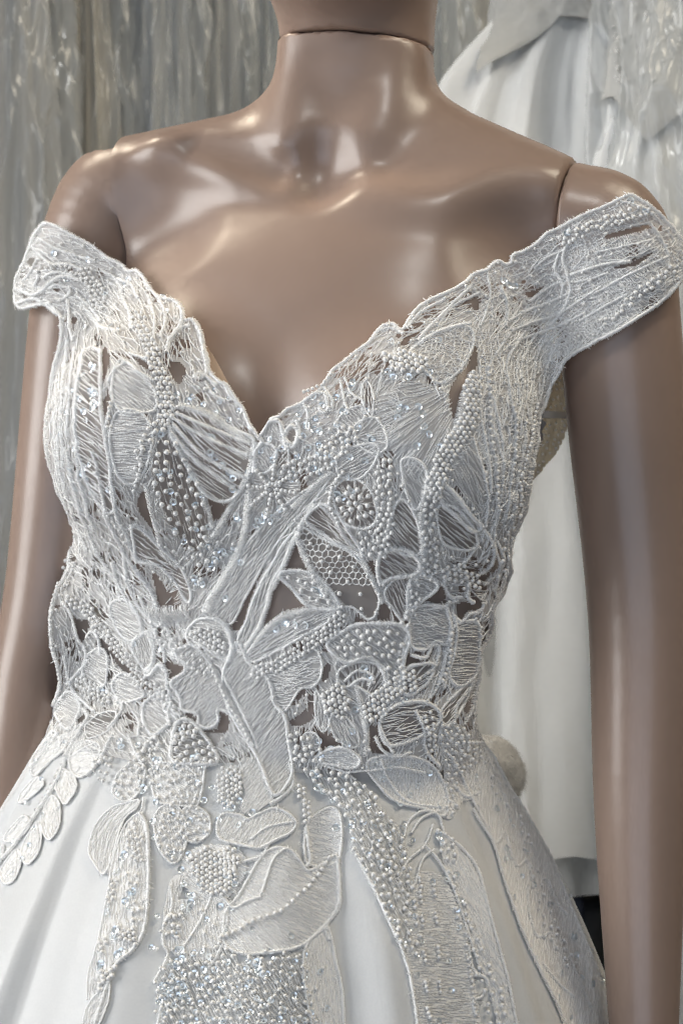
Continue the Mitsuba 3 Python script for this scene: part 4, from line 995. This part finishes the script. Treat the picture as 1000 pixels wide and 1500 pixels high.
beads([(652,1270),(664,1290),(700,1380),(730,1450),(744,1540),(724,1540),(700,1450),(676,1380),(656,1310)], 11, 3.0)
beads([(634,1210),(656,1220),(668,1262),(650,1268),(638,1240)], 8.5, 3.0)
for y in (1288, 1310, 1345, 1395, 1440, 1478): bead_line([(610+(y-1288)*.06, y), (613+(y-1288)*.06, y+16)], 7, 2.9)
for y in (1300, 1340, 1390, 1440): bead_line([(632+(y-1300)*.05, y), (634+(y-1300)*.05, y+14)], 7, 2.8)
bead_line([(680,1400),(690,1460),(694,1530)], 8, 2.2)
STRIP = [(664,1092),(694,1066),(722,1096),(744,1122),(776,1190),(812,1266),(846,1356),(878,1430),(912,1540),(846,1540),(800,1450),(764,1374),(736,1296),(716,1230),(694,1182),(672,1140)]
motif('lace_strip', STRIP, ('line', [(690,1100),(760,1260),(830,1440),(870,1540)], 30), sp=3.6, L=24, cord=0, lift=.5)
for pts in ([(654,1102),(676,1146),(696,1186),(720,1236),(740,1304),(768,1378),(800,1446),(840,1530)], [(700,1080),(738,1130),(772,1192),(808,1268),(842,1352),(876,1430)], [(690,1186),(706,1214),(724,1236),(736,1220),(744,1246)], [(742,1240),(754,1270),(768,1262),(776,1290)], [(770,1300),(772,1340),(782,1372),(800,1368)],
            [(800,1290),(812,1322),(826,1340)], [(790,1410),(812,1440),(836,1460)], [(660,1150),(680,1168),(700,1162)], [(706,1110),(728,1150),(744,1190)], [(828,1400),(846,1440),(862,1480)]): cord(pts, 2.6, 1.4)
beads([(690,1080),(706,1090),(752,1180),(776,1244),(762,1248),(730,1180),(704,1130)], 9.5, 2.4)
beads([(770,1270),(790,1280),(812,1350),(840,1420),(826,1424),(796,1370),(776,1320)], 9.5, 2.5)
beads([(640,1070),(668,1064),(690,1090),(690,1110),(664,1140),(668,1196),(652,1200),(648,1130)], 8.2, 2.7)
motif('lace_panel', [(640,1066),(668,1060),(690,1088),(692,1110),(700,1150),(700,1170),(676,1176),(660,1200),(650,1196),(648,1130)], 60, sp=3.6, L=18, cord=0, lift=.4)
sequins([(205,1150),(212,1156),(212,1162),(175,1164),(185,1254),(182,1260),(173,1278),(196,1308),(192,1314),(186,1322),(192,1332),(195,1306),(160,1338),(172,1364),(170,1370),(168,1376),(180,1396),(174,1400),(151,1414),(148,1418),(152,1420),(333,1184),(340,1186),(331,1178),(370,1193),(332,1276),(333,1284),(343,1285),(362,1281),(344,1292),
         (324,1330),(278,1314),(283,1315),(281,1325),(278,1332),(262,1393),(266,1394),(267,1407),(259,1412),(260,1416),(251,1414),(243,1446),(249,1456),(250,1450),(242,1460),(258,1441),(266,1445),(262,1460),(270,1452),(271,1462),(376,1412),(377,1419),(378,1425),(307,1435),(321,1452),(350,1474),(384,1474),(413,1480),(300,1422),
         (463,1156),(472,1162),(460,1136),(470,1104),(530,1206),(517,1206),(493,1214),(535,1178),(565,1225),(565,1272),(559,1140),(582,1179),(550,1115),(626,1130),(610,1150),(590,1210),(640,1225),(640,1230),(652,1290),(666,1334),(805,1328),(833,1372),(835,1374),(838,1400),(842,1402),(864,1442),(778,1296),(742,1256),(724,1186),(738,1244)])
scatter_sequins(Polygon(FIELD), 19, 4.0); scatter_sequins(Polygon([(225,1330),(340,1330),(460,1390),(480,1500),(215,1500)]), 30, 3.6); scatter_sequins(Polygon(STREAM), 19, 3.8); scatter_sequins(Polygon(STRIP), 30, 3.4); scatter_sequins(Polygon([(225,1125),(355,1125),(350,1320),(270,1300),(225,1240)]), 22, 4.0); scatter_sequins(Polygon([(560,1110),(650,1180),(690,1380),(720,1500),(610,1500),(600,1300)]), 36, 3.8)

order = np.argsort([-s[2] for s in SEQ], kind='stable')
rest = []
for c, j in enumerate(order):
    m = sequin_mesh(*SEQ[j])
    if c < 300: put(f'{DRESS}__sequin', mikit.ply(m, 'sequin', smooth=True))
    else: rest.append(m)
if rest: put(f'{DRESS}__small_sequins', mikit.ply(trimesh.util.concatenate(rest), 'sequin', smooth=True), kind='stuff')

# ------------------------------------------------------------------ what the gown has behind: lining and the far side of the straps
def lining():
    v, f = surface_net(lambda p: gown(p)+.0035, (-.30, -.17, .98), (.30, .25, 1.52), .006)
    c = v[f].mean(1)
    n = grad(gown, c)
    d = c-EYE
    py = 750-(c[:, 2]-CZ)/S*D/(c[:, 1]+D)
    facing = (n*d).sum(1)/np.linalg.norm(d, axis=1)
    arm = np.minimum(chain(c, *ARM_L), chain(c, *ARM_R)) < bodice(c)+.02
    keep = (facing > .06) & (py > 560) & (py < 1140) & ~arm
    f = f[keep]
    use, inv = np.unique(f, return_inverse=True)
    return v[use], inv.reshape(-1, 3)
v, f = lining()
put(f'{DRESS}__lining', mikit.ply((v, f), 'cloth', smooth=True), label='plain back of the lace bodice')

# ------------------------------------------------------------------ straps seen from inside, and small things of the gown
mat('cream', {'type': 'principled', 'base_color': mikit.proc(lambda p, n, uv: mikit.mix((.68, .60, .46), (.80, .73, .60), mikit.fbm(p.x*160, p.y*160, p.z*160, 3))), 'roughness': .6})
mat('nude', {'type': 'diffuse', 'reflectance': rgb(.50, .37, .27)})
def curved_patch(key, poly, y_of, bsdf, step=4.0, parent=DRESS, **kw):
    pg = Polygon(spline(poly, step=4, closed=True)).buffer(0)
    x0, y0, x1, y1 = pg.bounds
    X, Y = np.meshgrid(np.arange(x0-step, x1+2*step, step), np.arange(y0-step, y1+2*step, step), indexing='xy')
    cx, cy = X[:-1, :-1]+step/2, Y[:-1, :-1]+step/2
    ok = contains_xy(pg, cx, cy)
    idx = np.arange(X.size).reshape(X.shape)
    q = np.stack([idx[:-1, :-1], idx[1:, :-1], idx[1:, 1:], idx[:-1, 1:]], -1)[ok]
    use, inv = np.unique(q, return_inverse=True)
    q = inv.reshape(q.shape)
    x, y = X.ravel()[use].copy(), Y.ravel()[use].copy()
    b = np.array(LineString(pg.exterior.coords).segmentize(1.0).coords)
    d, j = cKDTree(b).query(np.column_stack([x, y]))
    m = (~contains_xy(pg, x, y)) & (d < step*1.6)
    x[m], y[m] = b[j[m], 0], b[j[m], 1]
    v = np.array([W(a, c, e) for a, c, e in zip(x, y, y_of(x, y))])
    v2 = v + np.array([0, .0016, 0])
    k = len(v)
    e = np.sort(np.vstack([q[:, [0, 1]], q[:, [1, 2]], q[:, [2, 3]], q[:, [3, 0]]]), 1)
    un, cnt = np.unique(e, axis=0, return_counts=True)
    rim = un[cnt == 1]
    Q = np.vstack([q, q[:, ::-1]+k, np.column_stack([rim[:, 0], rim[:, 1], rim[:, 1]+k, rim[:, 0]+k])])
    return put(f'{parent}__{key}', mikit.ply((np.vstack([v, v2]), Q), bsdf, smooth=60), **kw), pg
_, SB_ = curved_patch('strap_back', [(770,560),(800,530),(824,526),(832,552),(834,600),(830,630),(818,660),(800,682),(784,700),(764,706)], lambda x, y: .115-.05*((x-770)/60)**2+.004*np.sin(x*.35+y*.12), 'cream', label='cream inside of the strap behind the armpit')
_r = np.random.default_rng(3)
_p = darts(SB_.buffer(-3), 7)
_v, _f = [], []
for i, (a, c) in enumerate(_p):
    o = W(a, c, .113-.05*((a-770)/60)**2-.002)
    _v.append(_IV*.0011+o); _f.append(_IF+i*len(_IV))
put(f'{DRESS}__strap_back__beads', mikit.ply((np.vstack(_v), np.vstack(_f)), 'pearl', smooth=True), kind='stuff')
mat('clear_strap', {'type': 'mask', 'opacity': .45, 'b': {'type': 'twosided', 'b': {'type': 'principled', 'base_color': rgb(.55, .53, .50), 'roughness': .2, 'specular': .7}}}, two=False)
curved_patch('hanger_loop', [(776,598),(800,601),(836,604),(850,606),(850,614),(836,613),(800,612),(776,610)], lambda x, y: .06+0*x, 'clear_strap', label='clear plastic hanger loop stretched across the armpit')
EDGE = Polygon([(296,496),(306,508),(318,528),(330,552),(336,564),(326,566),(312,548),(300,528)])
sheet(f'{DRESS}__lining_edge', lambda x, y: contains_xy(EDGE, x, y), 'nude', -4*PX, 2.0, EDGE.bounds, EDGE, label='narrow tan lining edge showing inside the neckline')

# ------------------------------------------------------------------ the gowns hanging behind
def cloth_mat(key, a, b, rough=.7, fine=300, bump=.0006):
    mat(key, {'type': 'principled', 'base_color': mikit.proc(lambda p, n, uv: mikit.mix(a, b, mikit.fbm(p.x*14, p.y*14, p.z*9, 4)*.6+.4*mikit.noise(p.x*fine, p.y*fine, p.z*fine))), 'roughness': rough, 'specular': .25, 'sheen': .2})
cloth_mat('ivory_satin', (.77, .78, .775), (.82, .83, .825), .5)
cloth_mat('grey_tulle', (.46, .46, .44), (.54, .54, .52))
cloth_mat('pale_tulle', (.50, .51, .51), (.58, .59, .59))
cloth_mat('taupe_tulle', (.46, .45, .42), (.55, .54, .51))
cloth_mat('silver_tulle', (.42, .43, .42), (.52, .53, .52))
cloth_mat('beige_tulle', (.52, .48, .40), (.60, .56, .48))
mat('plastic', {'type': 'mask', 'opacity': .30, 'b': {'type': 'twosided', 'b': {'type': 'principled', 'base_color': rgb(.52, .54, .54), 'roughness': .12, 'specular': 1.0, 'clearcoat': 1.0, 'clearcoat_gloss': .96}}}, two=False)

def hanging(key, rows, y0, flat, folds, bsdf, seed, na=260, nz=110, a0=0.0, a1=2*PI, low=None, grow=0.0, **kw):
    """Cloth hanging as a closed, folded tube: rows of (photo y, left, right) at depth y0; folds of (number, depth)."""
    rows = np.array(rows, float)
    t = np.linspace(rows[0, 0], rows[-1, 0], nz)
    sm = lambda v: gaussian_filter(np.interp(t, rows[:, 0], v), 2.2, mode='nearest')
    L, R = sm(rows[:, 1]), sm(rows[:, 2])
    k = S*(1+y0/D)
    full = abs(a1-a0-2*PI) < 1e-6
    a = np.linspace(a0, a1, na, endpoint=not full)
    A, Tt = np.meshgrid(a, t, indexing='xy')
    if low is not None:                                    # the lower edge may rise and fall round the cloth
        Tt = rows[0, 0]+(Tt-rows[0, 0])/(rows[-1, 0]-rows[0, 0])*(low(A)-rows[0, 0])
        L, R = (np.interp(Tt, t, v) for v in (L, R))
    else:
        L, R = L[:, None]+0*A, R[:, None]+0*A
    cx, w = ((L+R)/2-500)*k, (R-L)/2*k
    v = Tt/rows[-1, 0]
    d = 0
    for i, (n, amp) in enumerate(folds):
        wander = meshkit.fbm(np.stack([np.cos(A)*1.3+i*5, np.sin(A)*1.3, v*1.1+seed], -1), 3, seed)
        s = np.sin(n*A+9*wander+i*1.7)
        d = d + amp*np.sign(s)*np.abs(s)**.75*(.35+.65*np.clip(v*1.3, 0, 1))*(.5+meshkit.noise(np.stack([A*2, v*2+i, 0*A], -1), seed+3))
    d = d + .006*(meshkit.fbm(np.stack([np.cos(A)*5, np.sin(A)*5, v*7], -1), 3, seed+8)-.5) + grow
    if bsdf == 'plastic':                                   # crumpled: sharp creases in several directions
        for m_, am in ((3.5, .010), (8, .0045), (17, .0018)):
            d = d + am*(1-2*np.abs(2*meshkit.noise(np.stack([A*m_*.6+v*m_*1.6, v*m_*1.8-A*m_*.3, 0*A], -1), seed)-1))
    x = cx + np.sin(A)*(w+d); y = y0 - np.cos(A)*(w*flat+d)
    V = np.stack([x, y, CZ+(750-Tt)*k], -1).reshape(-1, 3)
    idx = np.arange(V.shape[0]).reshape(A.shape)
    j = np.roll(idx, -1, 1) if full else idx[:, 1:]
    i0 = idx if full else idx[:, :-1]
    q = np.stack([i0[:-1], i0[1:], j[1:], j[:-1]], -1).reshape(-1, 4)
    return put(key, mikit.ply((V, q), bsdf, smooth=True), **kw)

# the two white gowns on the right
g = thing('hanging_gown', 'plain white gown with a pointed grey bodice hanging behind the raised strap on the right', 'wedding dress')
hanging(f'{g}__skirt', [(-10, 745, 900), (22, 728, 906), (60, 690, 915), (115, 640, 925), (240, 580, 945), (500, 540, 960), (900, 520, 985), (1238, 505, 1005)], .42, .34, [(4, .012), (9, .006), (21, .0015)], 'ivory_satin', 4, nz=160, low=lambda A: 1222+40*np.sin(A)+8*np.sin(9*A+1)+4*np.sin(21*A))
hanging(f'{g}__bodice', [(-260, 742, 905), (-60, 742, 900), (60, 724, 912), (120, 640, 930)], .42, .345, [(4, .003)], 'grey_tulle', 4, na=200, nz=60, a0=-1.5, a1=1.5, grow=.011, low=lambda A: 40+84*np.clip(1-np.abs(A+.62)/.55, 0, 1)+22*np.clip(1-np.abs(A-.9)/.7, 0, 1), label='grey bodice ending in a point')
hanging(f'{g}__underskirt', [(900, 530, 970), (1300, 512, 1000)], .425, .30, [(6, .010), (13, .004)], 'pale_tulle', 6, nz=60, low=lambda A: 1282+22*np.sin(A)+5*np.sin(7*A))
g = thing('hanging_gown_001', 'white gown with a sparkling bodice and gathered skirt hanging at the right edge', 'wedding dress')
hanging(f'{g}__skirt', [(150, 905, 1090), (240, 872, 1120), (420, 840, 1160), (800, 900, 1240), (1500, 900, 1300)], .34, .4, [(8, .008), (19, .003)], 'ivory_satin', 9)
hanging(f'{g}__bodice', [(-300, 930, 1080), (-100, 915, 1085), (60, 908, 1088), (150, 902, 1092), (220, 880, 1110)], .34, .41, [(7, .004)], 'grey_tulle', 9, na=200, nz=70, a0=-1.5, a1=1.5, grow=.012, low=lambda A: 150+75*np.clip(1-np.abs(A+.45)/.6, 0, 1), label='grey tulle bodice ending in a point')
_v, _f = [], []
for i in range(260):
    a, py = _r.uniform(-1.3, .1), _r.uniform(-20, 150)
    k = S*(1+.34/D); cx, w = (998-500)*k, 90*k
    o = np.array([cx+math.sin(a)*(w+.016), .34-math.cos(a)*(w*.41+.016), CZ+(750-py)*k])
    _v.append(_IV*_r.uniform(.0007, .0014)+o); _f.append(_IF+i*len(_IV))
put(f'{g}__bodice__beads', mikit.ply((np.vstack(_v), np.vstack(_f)), 'pearl', smooth=True), kind='stuff')

hanging(f'{g}__plastic_cover', [(-300, 918, 1100), (150, 912, 1110), (300, 915, 1150), (600, 960, 1200), (1500, 1000, 1300)], .34, .5, [(5, .008), (11, .006), (23, .003)], 'plastic', 51, na=300, nz=160, grow=.020)
# the open wardrobe that shades the covered gowns
mat('board', {'type': 'principled', 'base_color': mikit.proc(lambda p, n, uv: mikit.mix((.36, .33, .29), (.44, .41, .37), mikit.fbm(p.x*8, p.y*8, p.z*40, 3))), 'roughness': .6})
g = thing('wardrobe', 'open wardrobe of pale boards round the row of gowns in clear covers', 'wardrobe')
def board(key, lo, hi):
    m = trimesh.creation.box(bounds=[lo, hi])
    put(f'{g}__{key}', mikit.ply(m, 'board'))
board('side_panel', (-.66, .16, .02), (-.63, 1.22, 2.2)); board('top_board', (-.63, .30, 2.17), (.16, 1.22, 2.2)); board('side_panel', (.16, .78, .02), (.185, 1.22, 2.2))
rail = trimesh.creation.cylinder(radius=.014, segment=[[-.63, .60, 2.02], [.17, .60, 2.02]], sections=24)
mat('chrome', {'type': 'roughconductor', 'material': 'Cr', 'alpha': .15})
put(f'{g}__rail', mikit.ply(rail, 'chrome', smooth=40))
# gowns in clear covers on the left
for i, (rows, y0, bs, sd, text) in enumerate((
    ([(-200, -60, 60), (100, -90, 90), (500, -130, 110), (1500, -200, 120)], .46, 'taupe_tulle', 11, 'grey taupe gown in a clear cover, leftmost of the covered row'),
    ([(-200, 90, 150), (50, 95, 160), (250, 70, 185), (600, 60, 190), (1500, 20, 220)], .55, 'beige_tulle', 12, 'beige gown in a clear cover, second from the left in the covered row'),
    ([(-200, 170, 225), (100, 165, 228), (400, 160, 235), (1500, 130, 260)], .66, 'silver_tulle', 13, 'silver grey gown in a crumpled clear cover, between the beige and the pale grey gown'),
    ([(-200, 215, 275), (100, 205, 280), (400, 195, 290), (1500, 170, 310)], .58, 'grey_tulle', 14, 'pale grey gown in a clear cover, in the middle of the covered row'),
    ([(-200, 285, 345), (100, 275, 350), (400, 265, 360), (1500, 250, 380)], .62, 'taupe_tulle', 15, 'grey taupe gown in a shiny clear cover, second from the mannequin\'s neck'),
    ([(-200, 350, 420), (100, 345, 430), (400, 335, 440), (1500, 320, 470)], .66, 'silver_tulle', 16, 'silver grey gown in a clear cover, nearest to the mannequin\'s neck on the left'),
    ([(-200, 600, 690), (100, 590, 700), (400, 580, 710), (1500, 560, 720)], .70, 'silver_tulle', 17, 'silver grey gown in a clear cover, right of the mannequin\'s neck'))):
    g = thing(num('covered_gown'), text, 'wedding dress', 'gowns in clear covers')
    rows = [(a, b+(c-b)*.07, c-(c-b)*.07) for a, b, c in rows]
    hanging(f'{g}__gown', rows, y0, .55, [(7, .010), (15, .006)], bs, sd, na=200, nz=90)
    hanging(f'{g}__plastic_cover', [(a, b-6, c+6) for a, b, c in rows], y0, .62, [(5, .008), (11, .007), (23, .0035)], 'plastic', sd+20, na=300, nz=160, grow=.008)

# things low on the right
def rounded(key, c, size, r, bsdf, rot=0, **kw):
    m = trimesh.creation.box(extents=[2, 2, 2]).subdivide().subdivide().subdivide().subdivide()
    v = np.array(m.vertices); h = np.array(size)/2
    inner = np.clip(v, -1, 1)*np.maximum(h-r, 1e-4)
    dirn = v*np.array(h); e = dirn/np.maximum(np.abs(v).max(1, keepdims=True), 1e-9)
    o = np.sign(v)*np.where(np.abs(v) > .86, 1, 0)*0
    q = np.clip(e, -(h-r), h-r); n = e-q
    n = n/np.maximum(np.linalg.norm(n, axis=1, keepdims=True), 1e-9)
    p = q+n*r
    p = p+n*(meshkit.fbm(p*22+3, 3, 5)-.5)[:, None]*r*.45
    cs, sn = math.cos(rot), math.sin(rot)
    p = p @ np.array([[cs, 0, sn], [0, 1, 0], [-sn, 0, cs]])
    return put(key, mikit.ply(trimesh.Trimesh(p+np.array(c), m.faces, process=False), bsdf, smooth=True), **kw)
mat('navy', {'type': 'principled', 'base_color': mikit.proc(lambda p, n, uv: mikit.mix((.018, .024, .045), (.035, .042, .07), mikit.fbm(p.x*60, p.y*60, p.z*60, 3))), 'roughness': .6})
mat('charcoal', {'type': 'principled', 'base_color': mikit.proc(lambda p, n, uv: mikit.mix((.06, .065, .075), (.10, .105, .115), mikit.fbm(p.x*40, p.y*40, p.z*40, 3))), 'roughness': .7})
mat('dark_brown', {'type': 'principled', 'base_color': rgb(.035, .028, .025), 'roughness': .6})
rounded('cushion', W(868, 1345, .50), (.10, .18, .080), .018, 'charcoal', .08, label='charcoal grey cushion on top of the dark pile behind the right arm', cat='cushion')
rounded('cushion_001', W(862, 1450, .50), (.13, .20, .075), .022, 'charcoal', -.06, label='second charcoal grey cushion, below the top one of the dark pile', cat='cushion')
rounded('storage_box', W(800, 1400, .47), (.055, .16, .165), .006, 'navy', .03, label='navy blue box standing left of the dark cushions', cat='box')
rounded('storage_box_001', W(850, 1590, .52), (.26, .24, .12), .01, 'dark_brown', 0, label='dark brown box under the pile of cushions', cat='box')
rounded('table', W(850, 2440, .52), (.34, .30, 1.07), .01, 'dark_brown', 0, label='dark brown stand carrying the boxes and cushions', cat='stand')

# a furry wrap behind the skirt
c = W(718, 1132, .26); rr = np.array([.027, .03, .031])
m = trimesh.creation.icosphere(subdivisions=4)
v = np.array(m.vertices); v = v*rr*(1+.25*(meshkit.fbm(v*2.2+7, 3, 2)-.5))[:, None]
mat('fur', {'type': 'principled', 'base_color': rgb(.55, .54, .525), 'roughness': .8, 'sheen': .5})
put('fur_wrap', mikit.ply(trimesh.Trimesh(v+c, m.faces, process=False), 'fur', smooth=True), label='soft pale grey plush wrap bundled behind the right side of the skirt', cat='wrap')
i = _r.integers(0, len(v), 5000)
nrm = v[i]/rr**2; nrm /= np.linalg.norm(nrm, axis=1, keepdims=True)
t = np.linspace(0, 1, 4)[None, :, None]
P = (v[i]+c)[:, None]+nrm[:, None]*t*.0025+_r.normal(0, .0016, (5000, 1, 3))*t**1.5+np.array([0, 0, -.004])*t**2
put_raw('fur_wrap__hair', *tubes(P, np.cross(nrm, [0.3, .8, .5])[:, None]+0*P, .00022*np.array([1, .9, .7, .2])+np.zeros((5000, 1))), 'fur', kind='stuff')
